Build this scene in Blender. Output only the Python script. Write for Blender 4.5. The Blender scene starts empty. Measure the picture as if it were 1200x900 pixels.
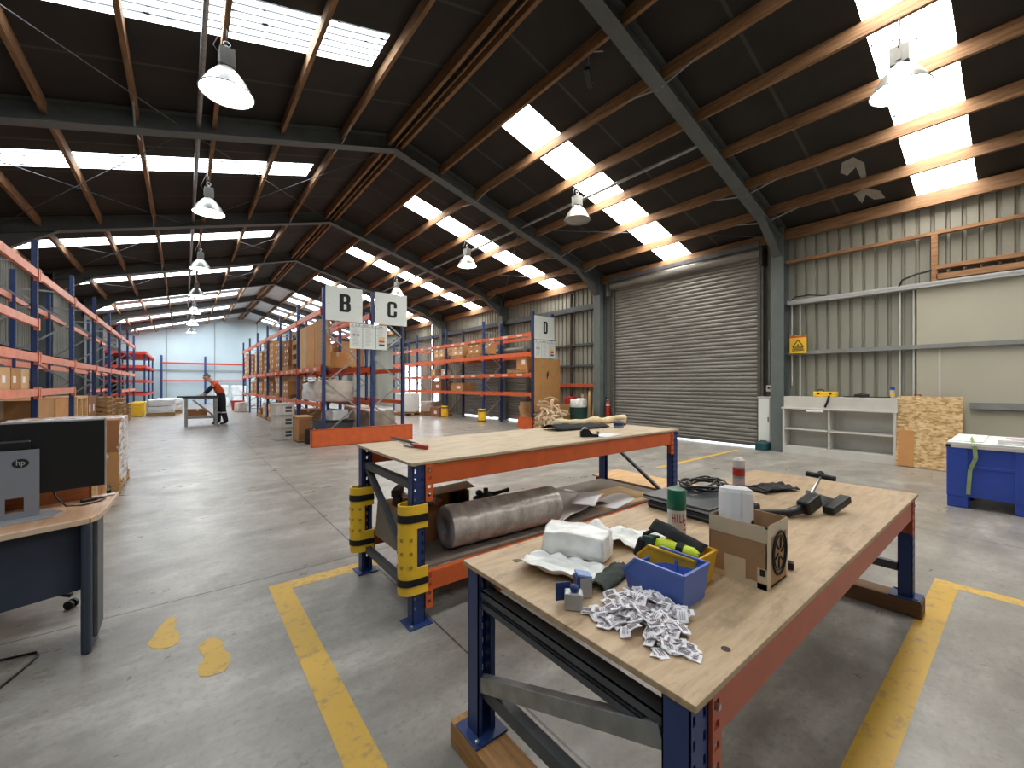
import bpy, math, random
from mathutils import Vector, Matrix, noise
C = bpy.context.scene.collection
S = bpy.context.scene
PI = math.pi
R = random.Random(7)

# ------------------------------------------------------------------ camera, view
F_PX, CAM_H = 485.0, 1.45
YAW = math.atan(385 / 485.0)
cd = bpy.data.cameras.new('camera'); cam = bpy.data.objects.new('camera', cd); C.objects.link(cam)
cam.location = (0, 0, CAM_H); cam.rotation_euler = (PI / 2, 0, -YAW)
cd.sensor_width = 36; cd.lens = F_PX / 1200 * 36; cd.clip_start = .02; cd.clip_end = 300
S.camera = cam
S.view_settings.view_transform = 'Standard'; S.view_settings.look = 'None'
S.view_settings.gamma = 1; S.view_settings.use_curve_mapping = False
S.view_settings.exposure = 1.0
S.cycles.use_denoising = True
S.cycles.max_bounces = 8; S.cycles.diffuse_bounces = 5; S.cycles.glossy_bounces = 4; S.cycles.transparent_max_bounces = 12
S.cycles.caustics_reflective = False; S.cycles.caustics_refractive = False
S.cycles.sample_clamp_indirect = 6

# ------------------------------------------------------------------ materials
def srgb(r, g, b):
    def f(c):
        c /= 255.0
        return c / 12.92 if c <= .04045 else ((c + .055) / 1.055) ** 2.4
    return (f(r), f(g), f(b))

class N:
    """small node-tree helper"""
    def __init__(s, name):
        s.m = bpy.data.materials.new(name); s.m.use_nodes = True
        s.t = s.m.node_tree; s.t.nodes.clear()
        s.out = s.n('ShaderNodeOutputMaterial'); s._co = None
    def n(s, typ, **kw):
        x = s.t.nodes.new(typ)
        for k, v in kw.items(): setattr(x, k, v)
        return x
    def l(s, a, b): s.t.links.new(a, b)
    def co(s, scale=(1, 1, 1), rot=(0, 0, 0)):
        if s._co is None: s._co = s.n('ShaderNodeTexCoord')
        mp = s.n('ShaderNodeMapping'); mp.inputs['Scale'].default_value = scale; mp.inputs['Rotation'].default_value = rot
        s.l(s._co.outputs['Object'], mp.inputs['Vector']); return mp.outputs['Vector']
    def noise(s, scale, detail=4, vec=None, rough=.55):
        x = s.n('ShaderNodeTexNoise'); x.inputs['Scale'].default_value = scale; x.inputs['Detail'].default_value = detail
        x.inputs['Roughness'].default_value = rough
        s.l(vec if vec is not None else s.co(), x.inputs['Vector']); return x.outputs['Fac']
    def ramp(s, fac, stops):
        x = s.n('ShaderNodeValToRGB'); e = x.color_ramp.elements
        while len(e) < len(stops): e.new(.5)
        for i, (p, c) in enumerate(stops):
            e[i].position = p; e[i].color = (c[0], c[1], c[2], 1)
        s.l(fac, x.inputs['Fac']); return x.outputs['Color']
    def mix(s, fac, a, b, blend='MIX'):
        x = s.n('ShaderNodeMix', data_type='RGBA', blend_type=blend)
        for sock, v in ((x.inputs[0], fac), (x.inputs[6], a), (x.inputs[7], b)):
            if isinstance(v, (int, float)): sock.default_value = v
            elif isinstance(v, tuple): sock.default_value = (v[0], v[1], v[2], 1)
            else: s.l(v, sock)
        return x.outputs[2]
    def math(s, op, a, b=0.0, c=None):
        x = s.n('ShaderNodeMath', operation=op)
        for i, v in enumerate((a, b) if c is None else (a, b, c)):
            if isinstance(v, (int, float)): x.inputs[i].default_value = v
            else: s.l(v, x.inputs[i])
        return x.outputs[0]
    def mapr(s, v, a, b, c, d):
        x = s.n('ShaderNodeMapRange'); s.l(v, x.inputs[0])
        for i, k in enumerate((a, b, c, d)): x.inputs[i + 1].default_value = k
        return x.outputs[0]
    def xyz(s):
        x = s.n('ShaderNodeSeparateXYZ'); s.l(s.co(), x.inputs[0]); return x.outputs
    def bsdf(s, col, rough=.5, metal=0.0, bump=None, bstr=.2, bdist=.01, spec=None, alpha=None, trans=None):
        b = s.n('ShaderNodeBsdfPrincipled')
        for sock, v in (('Base Color', col), ('Roughness', rough), ('Metallic', metal), ('Specular IOR Level', spec), ('Alpha', alpha), ('Transmission Weight', trans)):
            if v is None: continue
            i = b.inputs[sock]
            if isinstance(v, (int, float)): i.default_value = v
            elif isinstance(v, tuple): i.default_value = (v[0], v[1], v[2], 1)
            else: s.l(v, i)
        if bump is not None:
            x = s.n('ShaderNodeBump'); x.inputs['Strength'].default_value = bstr; x.inputs['Distance'].default_value = bdist
            s.l(bump, x.inputs['Height']); s.l(x.outputs[0], b.inputs['Normal'])
        s.l(b.outputs[0], s.out.inputs[0]); return b

_pm = {}
def pm(name, col, rough=.5, metal=0.0, var=.12, scale=6, bump=0.0, bscale=60, spec=None, stretch=(1, 1, 1)):
    """painted / plain surface with a mottled tone"""
    if name in _pm: return _pm[name]
    k = N(name); c = srgb(*col)
    f = k.noise(scale, 5, k.co(stretch))
    cr = k.ramp(f, [(.3, tuple(x * (1 - var) for x in c)), (.7, tuple(min(1, x * (1 + var)) for x in c))])
    b = k.noise(bscale, 3, k.co(stretch)) if bump else None
    k.bsdf(cr, rough, metal, b, bump, .004, spec)
    _pm[name] = k.m; return k.m

def wood(name, dark, light, rough=.6, stretch=(1, 12, 12), scale=1.5, stain=.0, band=.5):
    if name in _pm: return _pm[name]
    k = N(name)
    f = k.noise(scale * 3, 8, k.co(stretch), .65)
    g = k.noise(scale * .9, 3, k.co())
    c = k.ramp(f, [(.28, srgb(*dark)), (.62, srgb(*light))])
    c2 = k.mix(k.mapr(g, .35, .7, 0, band), c, srgb(*dark))
    if stain:
        q = k.noise(5, 6, k.co((1, 1.7, 1)), .7)
        c2 = k.mix(k.mapr(q, .52, .70, 0, stain), c2, srgb(84, 64, 46))
    k.bsdf(c2, rough, 0, f, .15, .003)
    _pm[name] = k.m; return k.m

M = {}
M['blue'] = pm('blue_painted_steel', (36, 58, 110), .42, 0, .12, 9, .05, 30)
M['orange_sheen'] = pm('sheen_pale_orange_steel', (226, 138, 108), .4, 0, .12, 5, .05, 30)  # rack orange made paler: bright sheen on the left beams put into the colour
M['orange'] = pm('orange_painted_steel', (208, 96, 46), .42, 0, .12, 7, .05, 30)
M['orange_dull'] = pm('red_orange_painted_steel', (182, 92, 66), .45, 0, .1, 5, .05, 30)
M['galv'] = pm('galvanised_steel', (150, 152, 152), .42, .6, .2, 14, .05, 60)
M['galv_dark'] = pm('dull_grey_steel', (84, 88, 92), .5, .35, .2, 8, .05, 40)
M['steel_green'] = pm('grey_green_painted_steel', (98, 106, 104), .5, 0, .14, 3, .06, 20)
M['steel_grey'] = pm('grey_painted_rafter_steel', (88, 92, 92), .55, 0, .16, 2.5, .06, 20)
M['zinc'] = pm('bright_zinc_bolt', (190, 190, 185), .3, .9, .1, 20)
M['roller'] = pm('roller_door_steel', (128, 126, 120), .45, .25, .14, 2.2, .04, 20, stretch=(1, .5, 2))
M['roller_dark'] = pm('roller_door_guide_steel', (92, 90, 84), .5, .3, .2, 5)
M['white'] = pm('white_painted_board', (205, 203, 196), .55, 0, .06, 4)
M['white_sign'] = pm('white_sign_board', (222, 228, 224), .5, 0, .02, 4)
M['cream'] = pm('cream_wall_sheet', (186, 182, 164), .55, 0, .05, 1.2)
M['black'] = pm('black_plastic', (18, 18, 20), .45, 0, .2, 15)
M['black_rubber'] = pm('black_rubber', (26, 26, 27), .7, 0, .2, 25)
M['black_cloth'] = pm('black_cloth', (30, 30, 33), .9, 0, .3, 40, .4, 80)
M['ink'] = pm('black_ink', (16, 16, 18), .7, 0, .05, 4)
M['screen_back'] = pm('black_monitor_casing', (14, 15, 18), .35, 0, .1, 8)
M['silver'] = pm('silver_plastic', (138, 142, 152), .38, .35, .06, 4)
M['silver_trim'] = pm('silver_trim', (170, 172, 176), .35, .5, .06, 4)
M['navy_panel'] = pm('dark_navy_desk_panel', (36, 44, 62), .55, 0, .1, 5)
M['navy_leg'] = pm('charcoal_desk_leg', (48, 56, 70), .5, 0, .1, 5)
M['desk_top'] = wood('beech_desk_laminate', (176, 132, 100), (206, 166, 132), .4, (12, 1, 12), 1.2, 0, .15)
M['desk_edge'] = pm('pale_desk_edging', (198, 172, 148), .45, 0, .06, 6)
M['cherry'] = wood('reddish_brown_timber', (138, 76, 44), (176, 106, 62), .5, (2, 2, 14), 1.5, 0, .2)
M['yellow'] = pm('yellow_plastic', (244, 196, 50), .4, 0, .08, 7, .03, 40)
M['yellow_bin'] = pm('yellow_bin_plastic', (226, 172, 20), .38, 0, .05, 7)
M['blue_bin'] = pm('blue_bin_plastic', (84, 110, 186), .36, 0, .05, 7)
M['bin_blue'] = pm('royal_blue_pallet_bin_plastic', (48, 76, 170), .42, 0, .08, 4)
M['hivis'] = pm('lime_yellow_plastic', (214, 232, 50), .45, 0, .06, 6)
M['green_cap'] = pm('dark_green_plastic', (22, 98, 72), .35, 0, .06, 6)
M['can_white'] = pm('off_white_tinplate', (196, 188, 176), .35, 0, .06, 6)
M['red'] = pm('red_paint', (168, 40, 36), .4, 0, .1, 6)
M['red_shelf'] = pm('red_orange_shelf_steel', (206, 66, 44), .5, 0, .1, 3)
M['teal_tool'] = pm('dark_teal_tool_casing', (24, 74, 82), .4, 0, .1, 8)
M['paper'] = pm('white_paper', (226, 222, 222), .75, 0, .04, 5)
M['paper_grey'] = pm('greyish_paper', (206, 198, 194), .7, 0, .1, 4)
M['kraft'] = pm('brown_kraft_paper', (196, 164, 120), .75, 0, .12, 5, .3, 12)
M['scrap'] = pm('torn_cardboard', (206, 180, 148), .8, 0, .16, 7)
M['carton_in'] = pm('carton_inside', (150, 118, 84), .8, 0, .1, 6)
M['skid_shade'] = wood('shaded_pine_skid', (84, 58, 36), (118, 84, 54), .7, (14, 1, 14), 1.2, .3, .4)  # darker copy of the pine skid, shade at the bench's right end painted in
M['tape'] = pm('clear_brown_tape', (202, 184, 156), .25, 0, .1, 5)
M['label'] = pm('white_label', (240, 236, 238), .6, 0, .05, 30)
M['label_ink'] = pm('grey_label_print', (172, 160, 164), .7, 0, .2, 60)
M['skin'] = pm('skin', (196, 148, 122), .55, 0, .06, 20)
M['hair'] = pm('grey_hair', (120, 116, 112), .8, 0, .25, 90, .5, 90)
M['hi_orange'] = pm('orange_work_shirt', (224, 92, 48), .8, 0, .08, 12, .3, 20)
M['navy_cloth'] = pm('dark_navy_cloth', (26, 26, 38), .85, 0, .12, 12, .3, 20)
M['refl'] = pm('reflective_tape', (200, 205, 205), .4, 0, .05, 12)
M['tub_green'] = pm('dark_green_plastic_tub', (20, 58, 52), .5, 0, .1, 8)
M['concrete_out'] = pm('yard_concrete', (190, 188, 182), .8, 0, .1, 1)
M['pallet'] = wood('pallet_timber', (128, 92, 54), (188, 146, 94), .75, (3, 3, 14), 1.2, 0, .3)
M['pallet_blue'] = pm('weathered_timber', (150, 124, 92), .8, 0, .2, 3)
M['purlin'] = wood('rough_roof_timber', (90, 64, 42), (162, 122, 84), .75, (12, .7, 12), 1.0, 0, .4)
M['lintel'] = wood('wall_timber', (120, 78, 48), (176, 134, 96), .75, (12, .7, 12), 1.0, 0, .3)
M['skid'] = wood('pine_skid', (150, 104, 56), (190, 142, 86), .7, (14, 1, 14), 1.2, .3, .4)
M['ply_top'] = wood('worn_bench_plywood', (164, 136, 104), (200, 172, 138), .5, (1.2, 9, 9), 1.1, .5, .35)
M['ply_top_pale'] = wood('worn_pale_bench_plywood', (166, 142, 110), (202, 182, 150), .5, (1.2, 9, 9), 1.1, .3, .3)
M['ply'] = wood('plywood_sheet', (196, 150, 98), (222, 184, 134), .6, (1, 6, 6), 1.1, 0, .2)
M['shelf_board'] = pm('grey_dusty_chipboard', (122, 110, 98), .75, 0, .14, 4)
M['dark_timber'] = pm('dark_brown_timber', (62, 46, 38), .75, 0, .2, 5)
M['carton'] = pm('brown_cardboard', (178, 132, 84), .8, 0, .1, 3, .1, 15)
M['carton_pale'] = pm('pale_cardboard', (204, 168, 124), .8, 0, .1, 3, .1, 15)
M['carton_dark'] = pm('dark_brown_cardboard', (146, 98, 62), .8, 0, .12, 3, .1, 15)
M['carton_orange'] = pm('tan_carton', (196, 142, 88), .8, 0, .1, 3, .1, 15)
M['chip_end'] = wood('end_panel_chipboard', (168, 122, 70), (190, 144, 90), .7, (4, 4, 4), 3, .3, .3)
M['bulk'] = pm('bulk_wrap_sheet', (198, 186, 174), .6, 0, .12, 3, .3, 8)
M['wrap_grey'] = pm('grey_wrapped_load', (162, 152, 138), .35, 0, .2, 5, .6, 9)
M['bag_white'] = pm('white_bag', (214, 218, 218), .6, 0, .08, 5, .4, 10)
M['glove_grey'] = pm('dark_grey_green_cloth', (58, 64, 58), .85, 0, .15, 20, .3, 50)
M['conduit_white'] = pm('white_conduit', (205, 205, 200), .5, 0, .04, 5)
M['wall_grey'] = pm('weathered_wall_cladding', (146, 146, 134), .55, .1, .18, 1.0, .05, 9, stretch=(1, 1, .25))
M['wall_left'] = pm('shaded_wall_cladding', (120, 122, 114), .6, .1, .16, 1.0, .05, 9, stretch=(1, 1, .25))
M['wall_back'] = pm('pale_blue_white_wall_panel', (188, 206, 212), .6, 0, .07, .5, .05, 5)
M['joint'] = pm('panel_joint', (150, 160, 160), .7, 0, .05, 3)

def mk_plastic_bag():
    k = N('white_plastic_bag')
    f = k.noise(9, 5); g = k.noise(26, 3)
    c = k.ramp(f, [(.3, srgb(216, 214, 208)), (.65, srgb(246, 245, 241))])
    k.bsdf(c, .28, 0, k.mix(.4, f, g), .5, .01); return k.m
M['bag'] = mk_plastic_bag()

def mk_film(name, a, b, rough=.22):
    k = N(name)
    f = k.noise(3.5, 6, k.co((2.5, 1.6, 1.6)), .7); g = k.noise(40, 3)
    c = k.ramp(f, [(.3, srgb(*a)), (.7, srgb(*b))])
    k.bsdf(c, rough, 0, k.mix(.35, f, g), .55, .008); return k.m
M['film'] = mk_film('rolled_plastic_film', (134, 124, 114), (204, 194, 184))
M['film_end'] = mk_film('rolled_film_end', (110, 108, 112), (158, 156, 160), .3)

def mk_wrap():
    k = N('clear_stretch_wrap')
    f = k.noise(7, 5, k.co((1, 1, 3)))
    b = k.bsdf((.9, .9, .92), .1, 0, f, .8, .03, None, k.mapr(f, .34, .56, .35, .93)); return k.m
M['wrap'] = mk_wrap()

def mk_floor():
    k = N('power_floated_concrete')
    X = k.xyz()
    a = k.noise(.35, 5); b = k.noise(2.2, 9, None, .75); st = k.noise(1.3, 8, k.co((.8, 2.0, 1)), .72); fine = k.noise(30, 5, None, .7)
    c = k.ramp(st, [(.28, srgb(112, 107, 101)), (.5, srgb(148, 143, 136)), (.7, srgb(184, 180, 172))])
    c = k.mix(k.mapr(b, .40, .64, 0, .6), c, srgb(110, 105, 98))
    c = k.mix(k.mapr(a, .4, .65, 0, .35), c, srgb(170, 166, 160))
    c = k.mix(k.mapr(fine, .52, .70, 0, .4), c, srgb(96, 91, 84))
    spots = k.noise(11, 4, None, .5)
    c = k.mix(k.mapr(spots, .70, .74, 0, .6), c, srgb(70, 66, 60))
    # saw cuts
    def line(v, off, step):
        q = k.math('ADD', v, -off); q = k.math('DIVIDE', q, step)
        q = k.math('SUBTRACT', q, k.math('ROUND', q)); q = k.math('MULTIPLY', k.math('ABSOLUTE', q), step)
        return k.math('LESS_THAN', q, .006)
    ln = k.math('MAXIMUM', line(X[0], 1.20, 4.6), line(X[1], 3.57, 4.95))
    c = k.mix(k.math('MULTIPLY', ln, .8), c, srgb(52, 49, 45))
    rg = k.mapr(k.mix(.5, st, b), .35, .65, .22, .48)
    k.bsdf(c, rg, 0, k.mix(.5, b, fine), .08, .004, .55); return k.m
M['floor'] = mk_floor()

def mk_paint():
    k = N('worn_yellow_floor_paint')
    f = k.noise(13, 7, None, .72); g = k.noise(2, 3)
    c = k.mix(k.mapr(f, .53, .66, 0, .8), srgb(204, 162, 62), srgb(140, 124, 92))
    c = k.mix(k.mapr(g, .4, .7, 0, .3), c, srgb(180, 148, 76))
    k.bsdf(c, .5, 0, f, .1, .002); return k.m
M['paint'] = mk_paint()
def mk_paint2():
    k = N('faded_yellow_floor_paint')
    f = k.noise(22, 7, None, .75)
    c = k.mix(k.mapr(f, .46, .64, 0, .9), srgb(214, 172, 72), srgb(158, 140, 108))
    k.bsdf(c, .5, 0, f, .1, .002); return k.m
M['paint_faded'] = mk_paint2()

def mk_roof():
    k = N('dark_roof_underlay')
    X = k.xyz(); f = k.noise(1.3, 5); g = k.noise(22, 4)
    q = k.math('DIVIDE', X[1], 1.2); q = k.math('SUBTRACT', q, k.math('ROUND', q)); q = k.math('LESS_THAN', k.math('ABSOLUTE', q), .02)
    c = k.ramp(f, [(.3, srgb(32, 29, 27)), (.7, srgb(46, 42, 39))])
    c = k.mix(k.math('MULTIPLY', q, .45), c, srgb(84, 80, 76))
    k.bsdf(c, .85, 0, g, .2, .005); return k.m
M['roof'] = mk_roof()
M['foil'] = pm('silver_white_foil_lining', (196, 202, 206), .5, .1, .1, 2, .1, 6)

def mk_osb():
    k = N('oriented_strand_board')
    v = k.n('ShaderNodeTexVoronoi'); v.inputs['Scale'].default_value = 1
    k.l(k.co((16, 15, 40), (0.5, 0, 0)), v.inputs['Vector'])
    w = k.n('ShaderNodeTexVoronoi'); w.inputs['Scale'].default_value = 1
    k.l(k.co((16, 18, 36), (-.6, 0, 0)), w.inputs['Vector'])
    sx = k.n('ShaderNodeSeparateColor'); k.l(v.outputs['Color'], sx.inputs[0])
    sy = k.n('ShaderNodeSeparateColor'); k.l(w.outputs['Color'], sy.inputs[0])
    c = k.ramp(k.math('MULTIPLY', k.math('ADD', sx.outputs[0], sy.outputs[1]), .5), [(.15, srgb(168, 128, 78)), (.5, srgb(210, 176, 124)), (.85, srgb(230, 204, 158))])
    k.bsdf(c, .65, 0, sx.outputs[0], .15, .003); return k.m
M['osb'] = mk_osb()

def emit(name, col, strength):
    k = N(name); e = k.n('ShaderNodeEmission'); e.inputs[0].default_value = (*col, 1); e.inputs[1].default_value = strength
    k.l(e.outputs[0], k.out.inputs[0]); return k.m
def mk_skylight(name, col, s, dirt):
    """translucent roof sheet lit by the sky: corrugation lines and lichen specks of its own"""
    k = N(name); X = k.xyz()
    w = k.math('SINE', k.math('MULTIPLY', X[1], 2 * PI / .125))
    sp = k.noise(16, 6, k.co((.5, 1, 1)), .6); big = k.noise(3, 4)
    lines = k.mapr(w, .5, .95, 1, .035 if dirt > .5 else .6)
    specks = k.mapr(sp, .58, .66, 1, .02)
    tone = k.mapr(big, .3, .7, .75, 1.1)
    st = k.math('MULTIPLY', k.math('MULTIPLY', lines, specks), tone)
    e = k.n('ShaderNodeEmission'); e.inputs[0].default_value = (*col, 1)
    k.l(k.math('MULTIPLY', st, s), e.inputs[1]); k.l(e.outputs[0], k.out.inputs[0]); return k.m
M['sky_right'] = mk_skylight('sunlit_translucent_roof_sheet', (1, .97, .9), 13.0, .2)
M['sky_left'] = mk_skylight('dirty_translucent_roof_sheet', (.86, .95, 1), 7.0, .9)
M['sky_far'] = mk_skylight('cool_translucent_roof_sheet', (.84, .93, 1), 7.0, .2)
M['lamp_on'] = emit('lit_lamp_glass', (1, .95, .88), 26)
M['lamp_off'] = pm('unlit_lamp_glass', (170, 168, 158), .25, 0, .06, 6)
M['lamp_body'] = pm('lamp_aluminium', (168, 166, 160), .38, .5, .1, 8)
M['lamp_gear'] = pm('lamp_gear_grey', (150, 150, 146), .5, .1, .1, 8)

# ------------------------------------------------------------------ mesh helper
class G:
    def __init__(s): s.v = []; s.f = []; s.mi = []; s.cur = 0
    def add(s, vs, fs):
        b = len(s.v); s.v += [tuple(p) for p in vs]
        for q in fs: s.f.append(tuple(b + i for i in q)); s.mi.append(s.cur)
        return s
    def box(s, c, d, rot=0.0, mat=None):
        hx, hy, hz = d[0] / 2, d[1] / 2, d[2] / 2
        vs = [Vector((x, y, z)) for z in (-hz, hz) for x, y in ((-hx, -hy), (hx, -hy), (hx, hy), (-hx, hy))]
        if mat is not None: vs = [mat @ p for p in vs]
        elif rot:
            m = Matrix.Rotation(rot, 3, 'Z'); vs = [m @ p for p in vs]
        c = Vector(c)
        return s.add([p + c for p in vs], [(3, 2, 1, 0), (4, 5, 6, 7), (0, 1, 5, 4), (1, 2, 6, 5), (2, 3, 7, 6), (3, 0, 4, 7)])
    def bx(s, x0, x1, y0, y1, z0, z1):
        return s.box(((x0 + x1) / 2, (y0 + y1) / 2, (z0 + z1) / 2), (abs(x1 - x0), abs(y1 - y0), abs(z1 - z0)))
    def bar(s, a, b, w, h, up=(0, 0, 1)):
        """rectangular bar from a to b; w across, h along up"""
        a, b = Vector(a), Vector(b); d = b - a; L = d.length; d.normalize(); u = Vector(up)
        if abs(d.dot(u)) > .99: u = Vector((1, 0, 0))
        x = d.cross(u).normalized(); z = x.cross(d)
        m = Matrix((x, d, z)).transposed()
        return s.box((a + b) / 2, (w, L, h), mat=m)
    def tube(s, pts, r, n=8, cap=True, closed=False):
        pts = [Vector(p) for p in pts]; rings = []; K = len(pts); px = None
        for i, p in enumerate(pts):
            q = pts[(i + 1) % K] if (i < K - 1 or closed) else p; o = pts[i - 1] if (i > 0 or closed) else p
            d = (q - o)
            d = d.normalized() if d.length > 1e-9 else Vector((0, 0, 1))
            if px is None:
                u = Vector((0, 0, 1)) if abs(d.z) < .9 else Vector((1, 0, 0)); px = d.cross(u).normalized()
            else: px = (px - d * px.dot(d)).normalized()
            py = d.cross(px); rr = r[i] if isinstance(r, (list, tuple)) else r
            rings.append([p + px * (rr * math.cos(2 * PI * j / n)) + py * (rr * math.sin(2 * PI * j / n)) for j in range(n)])
        vs = [p for g in rings for p in g]; fs = []
        for i in range(K if closed else K - 1):
            for j in range(n):
                a = i * n; b = ((i + 1) % K) * n
                fs.append((a + j, a + (j + 1) % n, b + (j + 1) % n, b + j))
        if cap and not closed: fs += [tuple(range(n))[::-1], tuple((K - 1) * n + j for j in range(n))]
        return s.add(vs, fs)
    def lathe(s, prof, c=(0, 0, 0), n=24, mat=None, cap=True):
        """prof: (r, z) from bottom to top; ends closed where r > 0"""
        c = Vector(c); vs = []
        for r, z in prof:
            for j in range(n):
                p = Vector((r * math.cos(2 * PI * j / n), r * math.sin(2 * PI * j / n), z))
                vs.append((mat @ p if mat is not None else p) + c)
        fs = []
        for i in range(len(prof) - 1):
            for j in range(n): fs.append((i * n + j, i * n + (j + 1) % n, (i + 1) * n + (j + 1) % n, (i + 1) * n + j))
        if cap and prof[0][0] > 1e-6: fs.append(tuple(range(n))[::-1])
        if cap and prof[-1][0] > 1e-6: fs.append(tuple((len(prof) - 1) * n + j for j in range(n)))
        return s.add(vs, fs)
    def prism(s, poly, h, mat=None, c=(0, 0, 0)):
        """poly in local xy extruded 0..h along local z"""
        c = Vector(c); n = len(poly)
        vs = [Vector((x, y, 0)) for x, y in poly] + [Vector((x, y, h)) for x, y in poly]
        vs = [(mat @ p if mat is not None else p) + c for p in vs]
        return s.add(vs, [tuple(range(n))[::-1], tuple(range(n, 2 * n))] + [(i, (i + 1) % n, n + (i + 1) % n, n + i) for i in range(n)])
    def grid(s, nx, ny, fn):
        vs = [fn(i / nx, j / ny) for j in range(ny + 1) for i in range(nx + 1)]; w = nx + 1
        return s.add(vs, [(j * w + i, j * w + i + 1, (j + 1) * w + i + 1, (j + 1) * w + i) for j in range(ny) for i in range(nx)])
    def mesh(s, name, mats):
        me = bpy.data.meshes.new(name); me.from_pydata(s.v, [], s.f)
        for m in (mats if isinstance(mats, (list, tuple)) else [mats]): me.materials.append(m)
        me.polygons.foreach_set('material_index', s.mi); me.update(); return me

def obj(name, g, mats, parent=None, bevel=0, smooth=False, solid=0, subsurf=0, loc=None, rot=None):
    me = g if isinstance(g, bpy.types.Mesh) else g.mesh(name, mats)
    o = bpy.data.objects.new(name, me); C.objects.link(o)
    if parent is not None: o.parent = parent
    if loc is not None: o.location = loc
    if rot is not None: o.rotation_euler = rot
    if smooth: me.polygons.foreach_set('use_smooth', [True] * len(me.polygons))
    if solid:
        m = o.modifiers.new('solid', 'SOLIDIFY'); m.thickness = solid; m.offset = 0
    if bevel:
        m = o.modifiers.new('bevel', 'BEVEL'); m.width = bevel; m.segments = 2; m.limit_method = 'ANGLE'; m.angle_limit = math.radians(50)
    if subsurf:
        m = o.modifiers.new('sub', 'SUBSURF'); m.levels = subsurf; m.render_levels = subsurf
    return o
def tag(o, label, cat=None, group=None, kind=None):
    if label: o['label'] = label
    if cat: o['category'] = cat
    if group: o['group'] = group
    if kind: o['kind'] = kind
    return o
def thing(name, label, cat, loc=(0, 0, 0), rz=0, group=None, rot=None):
    o = bpy.data.objects.new(name, None); C.objects.link(o); o.location = loc
    o.rotation_euler = rot if rot is not None else (0, 0, rz); o.empty_display_size = .1
    return tag(o, label, cat, group)
def struct(name, g, mats, label, cat, **kw):
    return tag(obj(name, g, mats, **kw), label, cat, None, 'structure')
def smooth_by_angle(o, deg=40):
    me = o.data; me.polygons.foreach_set('use_smooth', [True] * len(me.polygons))
    try: me.set_sharp_from_angle(angle=math.radians(deg))
    except Exception: pass
    return o
def copy_tree(o, parent=None):
    c = o.copy(); C.objects.link(c)
    if parent is not None: c.parent = parent
    for ch in list(o.children): copy_tree(ch, c)
    return c
def text(body, size, mat, parent, loc, rot, sx=1.0, bold=0.0, name='lettering', ext=.0004):
    cu = bpy.data.curves.new(name, 'FONT'); cu.body = body; cu.size = size; cu.align_x = 'CENTER'; cu.align_y = 'CENTER'
    cu.extrude = ext; cu.offset = bold; cu.materials.append(mat); cu.resolution_u = 3
    o = bpy.data.objects.new(name, cu); C.objects.link(o); o.parent = parent; o.location = loc; o.rotation_euler = rot; o.scale = (sx, 1, 1)
    return to_mesh(o)
def to_mesh(o):
    dg = bpy.context.evaluated_depsgraph_get(); me = bpy.data.meshes.new_from_object(o.evaluated_get(dg), depsgraph=dg)
    n = bpy.data.objects.new(o.name, me); par, loc, rot, sc = o.parent, o.location.copy(), o.rotation_euler.copy(), o.scale.copy()
    nm = o.name; bpy.data.objects.remove(o); n.name = nm; C.objects.link(n); n.parent = par; n.location = loc; n.rotation_euler = rot; n.scale = sc
    return n
ORD = ['first', 'second', 'third', 'fourth', 'fifth', 'sixth', 'seventh', 'eighth', 'ninth', 'tenth', 'eleventh', 'twelfth', 'thirteenth']
def crumple(v, amp, sc, seed=0):
    q = Vector(v) * sc + Vector((seed * 3.1, seed * 1.7, seed))
    return Vector(v) + noise.noise_vector(q) * amp
# ================================================================== building shell
RX, EX0, EX1, Y0, Y1 = 3.5, -3.45, 10.42, -7.0, 38.6
def zr(x): return 6.69 - .275 * abs(x - RX)      # underside of the roof sheet
def zb(x): return 6.50 - .275 * abs(x - RX)      # underside of the purlins
FRAMES = [-1.5, 3.43, 8.40, 13.38, 18.36, 23.34, 28.3, 33.3]
FOIL_Y = 23.34

floor = struct('floor', G().bx(EX0 - .2, EX1 + .2, Y0 - .2, Y1 + .2, -.15, 0), M['floor'], 'grey power-floated concrete floor of the warehouse', 'floor')
struct('ground', G().bx(-30, 45, -40, 60, -.4, -.152), M['concrete_out'], 'pale concrete yard outside the roller doors', 'ground')
def decal(name, poly, m, label=None, z=.0015):
    return tag(obj(name, G().add([(x, y, z) for x, y in poly], [tuple(range(len(poly)))]), M[m], floor), label)
def rect(x0, x1, y0, y1): return [(x0, y0), (x1, y0), (x1, y1), (x0, y1)]
decal('painted_line', rect(.475, .605, .3, 3.40), 'paint')
decal('painted_line', rect(.605, 1.25, 3.27, 3.40), 'paint_faded', 'faded yellow line')
decal('painted_line', rect(1.3, 4.28, .33, .455), 'paint')
decal('painted_line', rect(4.28, 4.40, -1.2, .455), 'paint_faded', 'faded yellow line')
decal('painted_line', rect(6.4, 9.6, 4.0, 4.1), 'paint_faded', 'faded yellow line')
FOOT1 = [(-.158,3.069),(-.129,3.163),(-.111,3.257),(-.091,3.286),(-.076,3.345),(-.042,3.318),(-.031,3.231),(-.044,3.167),(-.019,3.094),(-.019,2.991),(-.043,2.956),(-.091,2.963),(-.134,3.003)]
FOOT2 = [(.062,2.879),(.108,2.924),(.159,2.884),(.18,2.801),(.17,2.746),(.192,2.698),(.195,2.608),(.163,2.538),(.105,2.537),(.061,2.567),(.057,2.649),(.089,2.735),(.072,2.793)]
for f in (FOOT1, FOOT2): decal('painted_footprint', f, 'paint', 'worn yellow footprint')

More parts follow.
